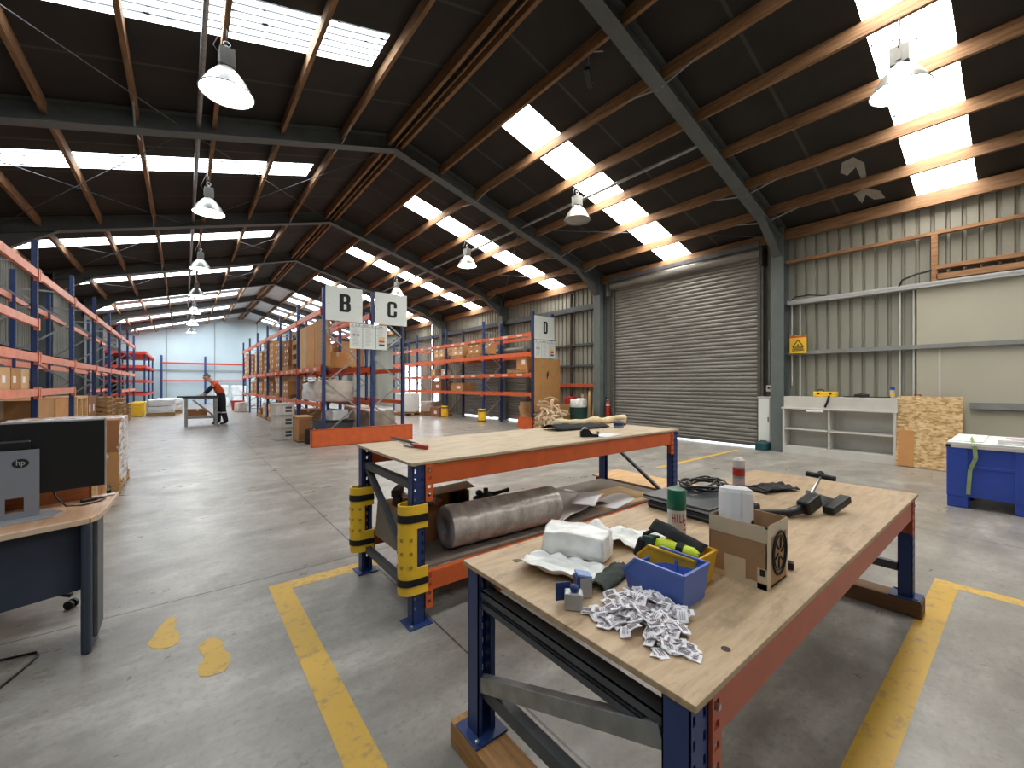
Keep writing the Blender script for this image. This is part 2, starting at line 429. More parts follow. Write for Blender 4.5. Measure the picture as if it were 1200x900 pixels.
# corrugated cladding -------------------------------------------------
def ribs(a0, a1, pitch, d, pan=.13):
    """profile points (a, depth) along the wall"""
    out = []; k = math.floor(a0 / pitch)
    pts = []
    while k * pitch < a1 + pitch:
        b = k * pitch
        pts += [(b, 0), (b + pan, 0), (b + pan + .012, d), (b + pitch - .012, d)]; k += 1
    pts = [p for p in pts if a0 < p[0] < a1]
    return [(a0, pts[0][1])] + pts + [(a1, pts[-1][1])]
def corr_x(g, x, sgn, a0, a1, z0, z1, pitch=.19, d=.042):
    """cladding in the plane x, running along y"""
    p = ribs(a0, a1, pitch, d)
    vs = [(x + sgn * q, a, z) for z in (z0, z1) for a, q in p]; n = len(p)
    g.add(vs, [(i, i + 1, n + i + 1, n + i) for i in range(n - 1)])
D1 = (3.86, 7.95, 4.38); D2 = (12.0, 16.7, 2.75); D3 = (18.62, 19.95, 2.15); D4 = (21.2, 24.4, 2.6)
WX = 10.38
g = G(); ya = Y0
for (a, b, ztop) in (D1, D2, D3, D4):
    corr_x(g, WX, 1, ya, a, 0, 4.9); corr_x(g, WX, 1, a, b, ztop, 4.9); ya = b
corr_x(g, WX, 1, ya, Y1, 0, 4.9)
wr = struct('wall_right', g, M['wall_grey'], 'grey ribbed metal wall cladding on the roller door side', 'wall')
# door reveals of the side openings
for (a, b, zt), n in ((D3, 0), (D4, 1)):
    obj('door_trim', G().bx(WX - .05, WX + .12, a - .06, a, 0, zt).bx(WX - .05, WX + .12, b, b + .06, 0, zt).bx(WX - .05, WX + .12, a - .06, b + .06, zt, zt + .06), M['galv_dark'], wr)
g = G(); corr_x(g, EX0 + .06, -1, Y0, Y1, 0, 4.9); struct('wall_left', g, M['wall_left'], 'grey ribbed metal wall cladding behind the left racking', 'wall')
# gable walls
def gable(y, t, hole=None):
    g = G()
    pl = [(EX0, 0), (EX1 + .1, 0), (EX1 + .1, zr(EX1)), (RX, zr(RX)), (EX0, zr(EX0))]
    if hole is None:
        g.prism(pl, t, Matrix(((1, 0, 0), (0, 0, 1), (0, 1, 0))), (0, y, 0))
    else:
        a, b, zt = hole
        for q in ([(EX0, 0), (a, 0), (a, zt), (EX0, zt)], [(b, 0), (EX1 + .1, 0), (EX1 + .1, zt), (b, zt)], [(EX0, zt), (EX1 + .1, zt), (EX1 + .1, zr(EX1)), (RX, zr(RX)), (EX0, zr(EX0))]):
            g.prism(q, t, Matrix(((1, 0, 0), (0, 0, 1), (0, 1, 0))), (0, y, 0))
    return g
wb = struct('wall_back', gable(38.5, .15), M['wall_back'], 'pale blue-white panel wall at the far end of the hall', 'wall')
for x in (-.95, 1.85, 4.6, 7.4): obj('panel_joint', G().bx(x - .03, x + .03, 38.47, 38.51, 0, zr(x) - .1), M['joint'], wb)
obj('panel_joint', G().bx(EX0, EX1, 38.465, 38.51, 2.35, 2.5), M['joint'], wb)
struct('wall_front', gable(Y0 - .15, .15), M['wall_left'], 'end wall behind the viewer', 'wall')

# roof ---------------------------------------------------------------
SKY_R = [(-4.2, -3.5), (.58, 1.30), (5.50, 6.28), (10.02, 10.74), (15.1, 15.88), (20.1, 20.85), (24.6, 25.5), (26.3, 27.2), (29.4, 30.3), (31.4, 32.3), (34.5, 35.5), (36.4, 37.3)]
SKY_L = [(-4.2, -3.5), (.6, 1.3), (5.60, 6.36), (9.98, 10.64), (15.1, 15.8), (20.1, 20.8), (24.4, 25.4), (26.3, 27.2), (29.2, 30.2), (31.4, 32.3), (34.3, 35.3), (36.4, 37.3)]  # far bays carry a second strip each, added to brighten the far end
def slope(g, xa, xb, ya, yb):
    if yb - ya < 1e-4 or abs(xb - xa) < 1e-4: return
    for p, q in ((ya, min(yb, FOIL_Y)), (max(ya, FOIL_Y), yb)):
        if q - p < 1e-4: continue
        g.cur = 1 if p >= FOIL_Y - 1e-6 else 0
        g.add([(xa, p, zr(xa)), (xb, p, zr(xb)), (xb, q, zr(xb)), (xa, q, zr(xa))], [(0, 1, 2, 3)])
g = G()
for sky, xa, xb, sx0, sx1 in ((SKY_R, RX, EX1 + .1, 4.70, 10.30), (SKY_L, RX, EX0, 2.27, -3.32)):
    y = Y0 - .1
    for a, b in sky:
        slope(g, xa, xb, y, a); slope(g, xa, sx0, a, b); slope(g, sx1, xb, a, b); y = b
    slope(g, xa, xb, y, Y1)
ceil = struct('ceiling', g, [M['roof'], M['foil']], 'dark lined pitched roof over the hall, pale foil lining at the far end', 'ceiling')
for pl in ([(8.8,2.03),(8.76,1.87),(8.98,1.77),(9.4,1.82),(9.36,1.89),(9.02,1.89),(9.17,2.04),(9.04,2.11)], [(9.72,2.07),(9.66,1.88),(9.85,1.72),(10.1,1.69),(10.06,1.84),(9.85,1.92),(10.08,2.02)]):
    obj('torn_lining', G().add([(x, y, zr(x) - .006) for x, y in pl], [tuple(range(len(pl)))]), pm('torn_grey_lining', (150, 146, 138), .8), ceil)
k = 0
for sky, xa, xb, m, side in ((SKY_R, 4.66, 10.34, 'sky_right', 'right'), (SKY_L, 2.31, -3.36, 'sky_left', 'left')):
    for n, (a, b) in enumerate(sky):
        k += 1; gg = G(); steps = max(8, int((b - a) / .03))
        def fn(u, v, xa=xa, xb=xb, a=a, b=b):
            x = xa + (xb - xa) * u; y = a - .03 + (b - a + .06) * v
            return (x, y, zr(x) + .035 + .012 * math.cos(2 * PI * y / .125))
        gg.grid(1, steps, fn)
        struct('window_%d' % k, gg, M['sky_far' if a > FOIL_Y else m], 'translucent roof sheet on the %s slope, %s from the camera end' % (side, ORD[n]), 'skylight', smooth=True)

# timber purlins -----------------------------------------------------
PUR = [(4.57, 'right', 1), (5.53, 'right', 2), (6.50, 'right', 3), (7.45, 'right', 4), (8.40, 'right', 5), (9.38, 'right', 6),
       (2.42, 'left', 1), (1.40, 'left', 2), (.40, 'left', 3), (-.55, 'left', 4), (-1.50, 'left', 5), (-2.45, 'left', 6)]
for x, side, n in PUR:
    g = G(); w = .055
    # lengths butt and lap over the frames, never perfectly in line
    ys = [Y0] + [y for y in FRAMES] + [Y1 - .12]
    for i in range(len(ys) - 1):
        dx = R.uniform(-.012, .012); dz = R.uniform(-.008, .008)
        g.box((x + dx, (ys[i] + ys[i + 1]) / 2, zb(x) + .094 + dz), (w, ys[i + 1] - ys[i] + .1, .187))
    struct('purlin_beam', g, M['purlin'], 'rough timber purlin, %s down from the ridge on the %s roof slope' % (ORD[n - 1], side), 'roof beam')
for x, nm in ((RX - .13, 'left'), (RX + .13, 'right')):
    struct('ridge_beam', G().bx(x - .03, x + .03, Y0, Y1 - .12, zb(x) - .02, zb(x) + .18), M['purlin'], 'rough timber ridge purlin on the %s side of the ridge' % nm, 'roof beam')
struct('eaves_beam', G().bx(10.22, 10.3, Y0, Y1 - .12, 4.57, 4.80), M['purlin'], 'heavy timber eaves beam above the roller door wall', 'roof beam')
struct('eaves_beam', G().bx(-3.34, -3.26, Y0, Y1 - .12, 4.57, 4.80), M['purlin'], 'heavy timber eaves beam above the left wall', 'roof beam')

# steel portal frames -------------------------------------------------
def isec(g, a, b, up, depth, w, t=.014):
    """I-section whose centre line of the bottom flange runs a-b"""
    a, b, up = Vector(a), Vector(b), Vector(up)
    g.bar(a + up * t / 2, b + up * t / 2, w, t, up); g.bar(a + up * (depth - t / 2), b + up * (depth - t / 2), w, t, up)
    g.bar(a + up * depth / 2, b + up * depth / 2, .012, depth - 2 * t, up)
sl = math.atan(.275)
for i, y in enumerate(FRAMES):
    g = G(); off = -.13
    for s, xe in ((1, 10.16), (-1, -3.2)):
        up = Vector((s * math.sin(sl), 0, math.cos(sl)))
        isec(g, (RX, y, zb(RX) + off), (xe, y, zb(xe) + off), up, .30, .22)
    g.bx(RX - .35, RX + .35, y - .012, y + .012, zb(RX) + off + .0, zb(RX) + .12)
    # haunches
    for s, xe in ((1, 10.1), (-1, -3.14)):
        g.prism([(xe, zb(xe) + off - .42), (xe, zb(xe) + off + .05), (xe - s * 1.0, zb(xe - s * 1.0) + off + .02)], .012, Matrix(((1, 0, 0), (0, 0, 1), (0, 1, 0))), (0, y - .006, 0))
        a, b = Vector((xe, y, zb(xe) + off - .42)), Vector((xe - s * 1.0, y, zb(xe - s) + off + .01)); g.bar(a, b, .15, .012, (s, 0, 1))
    struct('rafter_beam', g, M['steel_grey'], 'grey steel roof rafter, %s frame of the hall' % ORD[i], 'steel frame')
    for s, x in ((1, 10.02), (-1, -3.06)):
        g = G(); xo = x + s * .32
        g.bx(x - .007, x + .007, y - .125, y + .125, 0, zb(x) + .1); g.bx(xo - .007, xo + .007, y - .125, y + .125, 0, zb(x) + .02)
        g.bx(min(x, xo), max(x, xo), y - .006, y + .006, 0, zb(x) + .05)
        g.bx(min(x, xo) - .06, max(x, xo) + .04, y - .17, y + .17, 0, .018)
        struct('column', g, M['steel_green'], 'grey-green steel column by the %s wall, %s frame' % ('right' if s > 0 else 'left', ORD[i]), 'steel column')
# fly braces between rafters and purlins
fb = 0
for y in FRAMES[1:6]:
    for x in (2.42, -.55, 5.53, 8.40, 9.38):
        for s in (1, -1):
            fb += 1; g = G()
            g.tube([(x - .02, y + s * .03, zb(x) - .12), (x, y + s * .62, zb(x) + .02)], .014, 6)
            o = struct('fly_brace_beam', g, M['galv'], 'short steel strut from a rafter to a timber purlin', 'roof strut'); o['group'] = 'fly braces under the purlins'
# rod cross bracing in the roof plane
n = 0
for (ya, yb) in ((3.43, 8.40), (8.40, 13.38), (13.38, 18.36), (18.36, 23.34)):
    for (xa, xb) in ((RX, .05), (.05, -3.15), (6.9, 10.1)):
        if ya < 8 and xa == RX: continue
        for (p, q) in ((ya, yb), (yb, ya)):
            if ya < 8 and p < q: continue
            n += 1
            o = struct('bracing_rod_beam', G().tube([(xa, p, zb(xa) - .06), (xb, q, zb(xb) - .06)], .007, 6), M['galv_dark'], 'thin steel rod bracing the roof diagonally', 'roof rod'); o['group'] = 'diagonal bracing rods of the roof'
# conduits that run the length of the hall
struct('conduit_trim', G().tube([(.19, Y0, zb(.19) - .01), (.19, 38.3, zb(.19) - .01)], .032, 8), M['galv'], 'grey cable conduit under the left roof slope', 'conduit')
struct('conduit_trim', G().tube([(6.93, 3.5, zb(6.93) - .01), (6.93, 38.3, zb(6.93) - .01)], .032, 8), M['galv'], 'grey cable conduit under the right roof slope', 'conduit')
struct('conduit_trim', G().tube([(RX, Y0, zb(RX) - .05), (RX, 38.3, zb(RX) - .05)], .016, 8), M['purlin'], 'thin rusty pipe under the ridge', 'conduit')

# wall rails and lining, right side -----------------------------------
def rail(name, y0, y1, z, h, x0, x1, m, label): struct(name, G().bx(x0, x1, y0, y1, z - h / 2, z + h / 2), M[m], label, 'wall rail', bevel=.003)
rail('girt_trim', Y0, 3.33, 4.08, .06, 10.24, 10.35, 'lintel', 'thin timber rail high on the ribbed wall above the cream sheets')
g = G().bx(10.2, 10.36, Y0, 3.30, 3.15, 3.23).bx(10.19, 10.2, Y0, 3.30, 3.195, 3.235)
struct('girt_trim', g, pm('bright_galvanised_rail', (186, 188, 188), .45, .1, .08, 5), 'bright steel rail across the top of the cream wall sheets', 'wall rail')
M['rail_grey'] = pm('light_grey_wall_rail', (136, 138, 136), .5, .1, .1, 5)
rail('girt_trim', Y0, 3.30, 2.11, .075, 10.22, 10.36, 'rail_grey', 'grey steel rail halfway up the ribbed wall')
rail('girt_trim', Y0, .66, 1.09, .11, 10.22, 10.36, 'rail_grey', 'grey steel rail low on the cream wall sheets')
rail('lintel_trim', Y0, 1.05, 3.47, .07, 10.2, 10.36, 'lintel', 'timber lintel above the cream wall sheets')
rail('lintel_trim', Y0, 1.05, 3.31, .1, 10.22, 10.36, 'lintel', 'lower timber lintel resting on the bright steel rail')
struct('post_trim', G().bx(10.22, 10.30, 1.03, 1.11, 3.23, 4.06), M['lintel'], 'short timber post between two wall rails', 'wall post')
struct('wall_panel', G().bx(10.30, 10.34, Y0, 1.30, 0, 3.15), M['cream'], 'cream lining sheet on the right wall', 'wall lining')
struct('panel_trim', G().bx(10.29, 10.305, 1.0, 1.025, 0, 2.08), M['white'], 'white cover strip on the cream wall lining', 'wall trim')
rail('girt_trim', 8.55, Y1 - .2, 3.92, .17, 10.16, 10.34, 'galv_dark', 'deep grey steel rail running the length of the rack wall')
rail('girt_trim', 8.55, 18.2, 2.75, .07, 10.26, 10.36, 'galv_dark', 'rusty grey rail behind the far rack boards')
rail('girt_trim', 8.55, 11.9, 2.05, .07, 10.26, 10.36, 'galv_dark', 'thin grey rail on the wall by the chipboard end panel')
rail('barrier_trim', 8.6, 11.7, 1.40, .13, 10.22, 10.34, 'orange_dull', 'orange steel rail fixed low on the ribbed wall')
struct('downpipe_trim', G().tube([(10.28, 9.72, 0), (10.28, 9.72, 4.5)], .045, 10), M['dark_timber'], 'rusty brown pipe standing against the ribbed wall', 'pipe')
for z in (1.2, 2.4, 3.6): rail('girt_trim', Y0, Y1 - .2, z, .08, EX0 + .07, EX0 + .18, 'galv_dark', 'steel rail on the left wall at %s height' % {1.2: 'low', 2.4: 'middle', 3.6: 'upper'}[z])

# roller doors ---------------------------------------------------------
def roller(name, y0, y1, zt, x, label, gap=.035, pitch=.094):
    g = G(); prof = []
    z = gap
    while z < zt - .001:
        zz = min(z + pitch, zt)
        for q in (0, .18, .36, .5, .64, .82): 
            if z + q * pitch < zt: prof.append((z + q * pitch, (0, .018, .024, .026, .024, .018)[(0, .18, .36, .5, .64, .82).index(q)]))
        z += pitch
    prof.append((zt, 0)); n = len(prof)
    vs = [(x - d, y, z) for y in (y0, y1) for z, d in prof]
    g.add(vs, [(i, i + 1, n + i + 1, n + i) for i in range(n - 1)])
    o = struct(name, g, M['roller'], label, 'roller door')
    for y, s in ((y0, 1), (y1, -1)):
        obj('guide_rail', G().bx(x - .06, x + .05, y - s * .07, y + s * .045, 0, zt + .05).bx(x - .075, x - .055, y - s * .02, y + s * .05, 0, zt + .03), M['roller_dark'], o)
    return o
d1 = roller('door_1', D1[0], D1[1], D1[2] - .02, 10.30, 'large closed grey steel roller door between two steel columns')
obj('roller_drum', G().tube([(10.22, D1[0] - .05, 4.42), (10.22, D1[1] + .05, 4.42)], .115, 24), M['roller'], d1, smooth=False)
obj('drum_end', G().bx(10.05, 10.34, D1[0] - .12, D1[0] - .06, 4.1, 4.5), M['dark_timber'], d1); obj('drum_end', G().bx(10.05, 10.34, D1[1] + .06, D1[1] + .12, 4.1, 4.5), M['roller_dark'], d1)
obj('bottom_bar', G().bx(10.27, 10.32, D1[0], D1[1], .03, .10), M['roller_dark'], d1)
obj('drum_bracket', G().bx(10.06, 10.10, D1[0] - .05, D1[1] + .05, 4.52, 4.62), M['galv_dark'], d1)
d2 = roller('door_2', D2[0], D2[1], D2[2], 10.32, 'smaller closed roller door behind the rack on the right wall', .05)
obj('roller_drum', G().tube([(10.2, D2[0], 2.75), (10.2, D2[1], 2.75)], .15, 20), M['roller'], d2)
# ================================================================== pallet racking
def upright_mesh(h, w=.09, d=.07):
    g = G(); t = .006          # web towards -X (the aisle), flanges along X, lips at the back
    g.bx(-d / 2, -d / 2 + t, -w / 2, w / 2, 0, h); g.bx(-d / 2, d / 2, -w / 2, -w / 2 + t, 0, h); g.bx(-d / 2, d / 2, w / 2 - t, w / 2, 0, h)
    g.bx(d / 2 - t, d / 2, -w / 2, -w / 2 + .024, 0, h); g.bx(d / 2 - t, d / 2, w / 2 - .024, w / 2, 0, h)
    g.bx(-d / 2 - .03, d / 2 + .03, -w / 2 - .02, w / 2 + .02, 0, .008)
    g.cur = 1
    k = .12
    while k < h - .05:
        for y in (-.022, .022): g.bx(-d / 2 - .0012, -d / 2 + .001, y - .007, y + .007, k, k + .028)
        k += .1
    return g.mesh('upright', [M['blue'], M['ink']])
UM = upright_mesh(3.78)
def beam_mesh(L, h, m):
    g = G(); g.bx(-.024, .024, .05, L - .05, -h / 2, h / 2); g.bx(-.024, .004, .05, L - .05, h / 2, h / 2 + .006)
    for y in (.048, L - .048): g.bx(-.03, .03, y - .012, y + .012, -h / 2 - .05, h / 2 + .03); g.bx(-.036, -.03, y - .028, y + .028, -h / 2 - .05, h / 2 + .03)
    return g.mesh('beam', M[m])
def rack(name, label, x, sgn, ys, depth, levels, m='orange', lab=(), hgt=None):
    """run of racking: face at x, going back in direction sgn; ys = frame positions"""
    t = thing(name, label, 'pallet rack', (x, ys[0], 0))
    y0 = ys[0]
    bm = {}
    for i, y in enumerate(ys):
        for q, fl in ((.035, 1), (depth - .035, -1)):
            o = obj('upright', UM, None, t); o.location = (sgn * q, y - y0, 0); o.rotation_euler = (0, 0, 0 if sgn * fl > 0 else PI)
        g = G(); z = .25; k = 0
        a, b = sgn * .07, sgn * (depth - .07)
        g.bar((a, y - y0, .2), (b, y - y0, .2), .03, .03)
        while z < 3.3:
            g.bar((a if k % 2 == 0 else b, y - y0, z), (b if k % 2 == 0 else a, y - y0, z + .62), .022, .034); z += .62; k += 1
        g.bar((a, y - y0, z + .05), (b, y - y0, z + .05), .03, .03)
        obj('frame_brace', g, M['galv'], t)
    for i in range(len(ys) - 1):
        L = ys[i + 1] - ys[i]
        for z, h in levels[i]:
            key = (round(L, 3), h)
            if key not in bm: bm[key] = beam_mesh(L, h, m)
            for q, fl in ((.005, 1), (depth - .005, -1)):
                o = obj('beam', bm[key], None, t); o.location = (sgn * q, ys[i] - y0, z)
                if sgn * fl < 0: o.scale = (-1, 1, 1)
                if fl > 0 and z in lab:
                    for f in (.22, .5, .78): tag(obj('beam_label', G().bx(-.0275, -.0245, L * f - .14, L * f + .14, -.035, .035), M['white'], o), 'white location label')
    return t
LYS = [7.2 + 2.84 * k for k in range(8)]
rack('pallet_rack', 'long blue and orange pallet rack against the left wall', -1.85, -1, LYS, .9,
     [[(1.31, .11), (1.87, .12), (2.42, .11), (3.22, .12)], [(1.31, .11), (1.87, .12), (3.22, .12)]] + [[(1.87, .12), (3.22, .12)]] * 3 + [[(1.18, .1), (1.87, .12), (3.22, .12)]] * 2, 'orange_sheen', ())
BYS = [10.68 + 2.84 * k for k in range(7)]
rack('pallet_rack', 'blue and orange pallet rack with the B sign on its end frame', 2.62, 1, BYS, .9,
     [[(.93, .1), (1.82, .12), (3.22, .12)]] * 6, 'orange', (1.82,))
rack('pallet_rack', 'blue and orange pallet rack with the C sign on its end frame', 4.71, -1, BYS, .9,
     [[(.95, .1), (1.82, .12), (3.22, .12)]] * 6, 'orange', (1.82,))
DYS = [10.0 + 2.8 * k for k in range(5)]
rack('pallet_rack', 'blue and orange pallet rack with the D sign, along the right wall', 8.76, 1, DYS, .92,
     [[(1.10, .1), (1.75, .1), (2.42, .13), (3.06, .1)]] * 4, 'orange', (1.75, 3.06))
# light rack on the far wall (posts and red beams face the hall)
t = thing('storage_rack', 'blue-posted rack with thin red beams before the far wall', 'rack', (-1.2, 37.3, 0))
for i in range(3):
    for yy in (0, .8): obj('upright', G().bx(2.45 * i - .05, 2.45 * i + .05, yy - .04, yy + .04, 0, 3.45), M['blue'], t, bevel=.006)
for i in range(2):
    for z in (1.68, 2.92):
        for yy in (-.05, .85): obj('beam', G().bx(2.45 * i + .05, 2.45 * i + 2.40, yy - .02, yy + .02, z - .05, z + .05), M['red_shelf'], t, bevel=.004)
# red steel shelving in the far left corner
t = thing('steel_shelving', 'red steel tray shelving past the end of the left rack', 'shelving', (-3.15, 29.2, 0))
for z in (.85, 1.55, 2.32, 3.05):
    g = G().bx(0, 1.6, 0, 8.0, z - .02, z).bx(0, 1.6, -.01, .01, z - .02, z + .12).bx(1.58, 1.61, 0, 8, z - .02, z + .12).bx(0, 1.6, 7.98, 8, z - .02, z + .1)
    obj('shelf', g, M['red_shelf'], t)
for x in (.05, 1.52):
    for y in (.3, 3.9, 7.6): obj('post', G().bx(x - .04, x + .04, y - .04, y + .04, 0, 3.2), M['blue'], t)

# signs on the rack ends ----------------------------------------------
def arc(cx, cy, r, a0, a1, n=6): return [(cx + r * math.cos(a0 + (a1 - a0) * i / n), cy + r * math.sin(a0 + (a1 - a0) * i / n)) for i in range(n + 1)]
def letter_shapes(ch):
    """condensed heavy capitals on a 0..0.6 x 0..1 box: list of closed outlines (first outer, then holes)"""
    q = PI / 2
    if ch == 'D': return [[(0, 0)] + arc(.38, .22, .22, -q, 0) + arc(.38, .78, .22, 0, q) + [(0, 1)], [(.235, .15)] + arc(.30, .215, .065, -q, 0) + arc(.30, .785, .065, 0, q) + [(.235, .85)]]
    if ch == 'B': return [[(0, 0)] + arc(.42, .2, .2, -q, 0) + arc(.45, .38, .16, 0, q * .7) + arc(.45, .64, .14, -q * .7, 0) + arc(.4, .8, .2, 0, q) + [(0, 1)],
                          [(.24, .15)] + arc(.33, .21, .06, -q, 0) + arc(.33, .38, .06, 0, q) + [(.24, .44)], [(.24, .58)] + arc(.32, .64, .06, -q, 0) + arc(.32, .79, .06, 0, q) + [(.24, .85)]]
    if ch == 'C': return [[(.62, .62)] + arc(.42, .8, .2, 0, q) + arc(.2, .8, .2, q, 2 * q) + arc(.2, .2, .2, 2 * q, 3 * q) + arc(.42, .2, .2, 3 * q, 4 * q) + [(.62, .40), (.42, .40)]
                          + arc(.36, .21, .06, 0, -q) + arc(.26, .21, .06, -q, -2 * q) + arc(.26, .79, .06, 2 * q, q) + arc(.36, .79, .06, q, 0) + [(.42, .62)]]
def sign_letter(ch, h, parent, loc):
    cu = bpy.data.curves.new('letter', 'CURVE'); cu.dimensions = '2D'; cu.fill_mode = 'BOTH'; cu.extrude = .0008; cu.materials.append(M['ink'])
    for pl in letter_shapes(ch):
        sp = cu.splines.new('POLY'); sp.points.add(len(pl) - 1); sp.use_cyclic_u = True
        for p, (x, y) in zip(sp.points, pl): p.co = ((x - .3) * h * (.78 if ch == 'D' else 1), (y - .5) * h, 0, 1)
    o = bpy.data.objects.new('letter', cu); C.objects.link(o); o.parent = parent; o.location = loc; o.rotation_euler = (PI / 2, 0, 0)
    return to_mesh(o)
for ch, x0, x1, z0, z1, y, lx, lz, h, nm in (('B', 2.68, 3.56, 3.0, 3.84, 10.6, 3.13, 3.45, .44, 'square white sign board lettered B on a rack end frame'),
                                   ('C', 3.88, 4.76, 3.01, 3.84, 10.6, 4.34, 3.42, .42, 'square white sign board lettered C on a rack end frame'),
                                   ('D', 8.79, 9.66, 2.89, 3.65, 9.92, 9.27, 3.29, .40, 'square white sign board lettered D on a rack end frame')):
    s = thing('rack_sign', nm, 'sign', ((x0 + x1) / 2, y, z0))
    obj('board', G().bx(-(x1 - x0) / 2, (x1 - x0) / 2, -.006, .006, 0, z1 - z0), M['white_sign'], s, bevel=.003)
    sign_letter(ch, h, s, (lx - (x0 + x1) / 2, -.0075, lz - z0))
    for q in (-.38, .38): obj('fixing', G().tube([(q, -.008, .4), (q, -.004, .4)], .012, 8), M['zinc'], s)
def info(x0, x1, z0, z1, y, nm):
    w, h = x1 - x0, z1 - z0
    s = thing('rack_notice', nm, 'notice', ((x0 + x1) / 2, y, z0))
    obj('board', G().bx(-w / 2, w / 2, -.004, .004, 0, h), M['white_sign'], s)
    g = G()
    rr = random.Random(3)
    for q in (-w / 6, w / 6 + .02): g.bx(q - .004, q + .004, -.006, -.0045, .02, h - .07)
    g.bx(-w / 2 + .02, w / 2 - .02, -.006, -.0045, h - .075, h - .068)
    obj('ruling', g, M['ink'], s)
    g = G(); xx = -w / 2 + .05
    while xx < w / 2 - .12:
        l = rr.uniform(.03, .055); g.bx(xx, xx + l, -.006, -.0045, h - .055, h - .02); xx += l + rr.choice((.01, .012, .05))
    for c_ in (-w / 3, 0, w / 3):
        z = h - .11
        while z > .06:
            g.bx(c_ - .1 + rr.uniform(0, .02), c_ + rr.uniform(.02, .1), -.006, -.0045, z, z + .008); z -= .033
    for q in (-w / 3 - .05, -w / 3 + .05): g.bx(q - .035, q + .03, -.0065, -.0045, h * .5, h * .5 + .06)
    obj('print', g, M['label_ink'], s)
    for k, (m, z) in enumerate((('yellow', h * .42), ('orange', h * .3), ('teal_tool', h * .15))):
        obj('colour_band', G().bx(w / 3 - .06, w / 3 + .09, -.0065, -.0045, z, z + .05), M[m], s)
info(3.24, 4.20, 2.34, 2.97, 10.585, 'white printed load notice with three columns below the B and C signs')
info(8.79, 9.70, 2.29, 2.86, 9.915, 'white printed load notice below the D sign')
s = thing('chipboard_panel', 'tall brown chipboard panel on the rack end below the D sign', 'board', (9.37, 9.93, .55))
obj('board', G().bx(-.57, .57, -.012, .012, 0, 1.72), M['chip_end'], s, bevel=.002)
for x, z, a, b in ((-.02, 1.18, .03, .12), (.02, 1.24, .022, .1), (-.35, .34, .045, .045), (.05, .45, .04, .04)):
    tag(obj('scar', G().lathe([(1, 0), (1, .003)], (0, 0, 0), 9, Matrix(((a, 0, 0), (0, 0, -1), (0, b, 0))) ), M['dark_timber'] if x > -.1 and z > 1 else M['white'], s, loc=(x, -.013, z)), 'dark gash' if z > 1 else 'pale scuff')
# orange guards on the floor
g = G().bx(0, 2.46, 0, .012, .0, .40).bx(0, 2.46, 0, .11, .388, .40).bx(0, 2.46, 0, .11, 0, .012)
t = thing('rack_end_barrier', 'long orange steel barrier on the floor in front of the B and C racks', 'barrier', (2.26, 10.15, 0))
obj('channel', g, M['orange'], t)
for x in (.004, 2.44): obj('end_plate', G().bx(x, x + .012, 0, .12, 0, .40), M['orange'], t)
for x in (.5, 1.9): obj('anchor_foot', G().bx(x, x + .14, .11, .24, 0, .012), M['galv_dark'], t)
t = thing('rack_end_barrier', 'short orange steel barrier at the foot of the D rack', 'barrier', (8.55, 9.72, 0))
obj('channel', G().bx(0, 1.0, 0, .012, 0, .38).bx(0, 1.0, 0, .1, .368, .38), M['orange'], t)
obj('side_plate', G().bx(0, .012, 0, .75, 0, .38).bx(0, .1, 0, .75, .368, .38), M['orange'], t)
for y, nm in ((12.8, 'nearer of the two yellow post guards on the D rack'), (15.6, 'farther of the two yellow post guards on the D rack')):
    t = thing('post_guard', nm, 'post guard', (8.72, y, 0))
    obj('shell', G().lathe([(.135, 0), (.145, .02), (.145, .5), (.135, .52), (.09, .52), (.09, .3)], (0, 0, 0), 20), M['yellow'], t)
    for z in (.06, .42): obj('strap', G().lathe([(.147, z), (.15, z + .005), (.15, z + .04), (.147, z + .045)], (0, 0, 0), 20), M['black'], t)

# ------------------------------------------------------------------ load units
_mesh = {}
def carton_mesh(sx, sy, sz, m):
    k = ('c', sx, sy, sz, m)
    if k not in _mesh:
        g = G(); g.bx(-sx / 2, sx / 2, -sy / 2, sy / 2, 0, sz - .006)
        for s in (-1, 1): g.bx(s * .003, s * (sx / 2 - .001), -sy / 2 + .001, sy / 2 - .001, sz - .006, sz)
        g.cur = 1
        g.bx(-.03, .03, -sy / 2 - .001, sy / 2 + .001, sz - .001, sz + .0008)
        for s in (-1, 1): g.bx(-.03, .03, s * sy / 2 - .001, s * sy / 2 + .001, sz * .72, sz)
        g.cur = 2
        for s in (-1, 1): g.bx(s * sx / 2 - .001, s * sx / 2 + .001, -sy * .3, sy * .02, sz * .3, sz * .62)
        _mesh[k] = g.mesh('carton', [M[m], M['tape'], M['label'] if sz < .6 else M[m]])
    return _mesh[k]
def carton(x, y, z, sx, sy, sz, m, label, group=None, rz=0.0):
    o = obj('carton', carton_mesh(round(sx, 3), round(sy, 3), round(sz, 3), m), None, loc=(x, y, z), rot=(0, 0, rz))
    return tag(o, label, 'carton', group)
def pallet_mesh(L, W, m='pallet'):
    k = ('p', L, W, m)
    if k not in _mesh:
        g = G()
        for y in (-W / 2 + .05, 0, W / 2 - .05): g.bx(-L / 2, L / 2, y - .04, y + .04, .02, .115)
        n = 7
        for i in range(n):
            x = -L / 2 + .05 + (L - .1) * i / (n - 1); g.bx(x - .045, x + .045, -W / 2, W / 2, .115, .135)
        for x in (-L / 2 + .06, 0, L / 2 - .06): g.bx(x - .05, x + .05, -W / 2, W / 2, 0, .02)
        _mesh[k] = g.mesh('pallet', M[m])
    return _mesh[k]
def pallet(x, y, z, label, L=1.1, W=.86, group=None, rz=PI / 2, m='pallet'):
    return tag(obj('pallet', pallet_mesh(L, W, m), None, loc=(x, y, z), rot=(0, 0, rz)), label, 'pallet', group)
PZ = .137
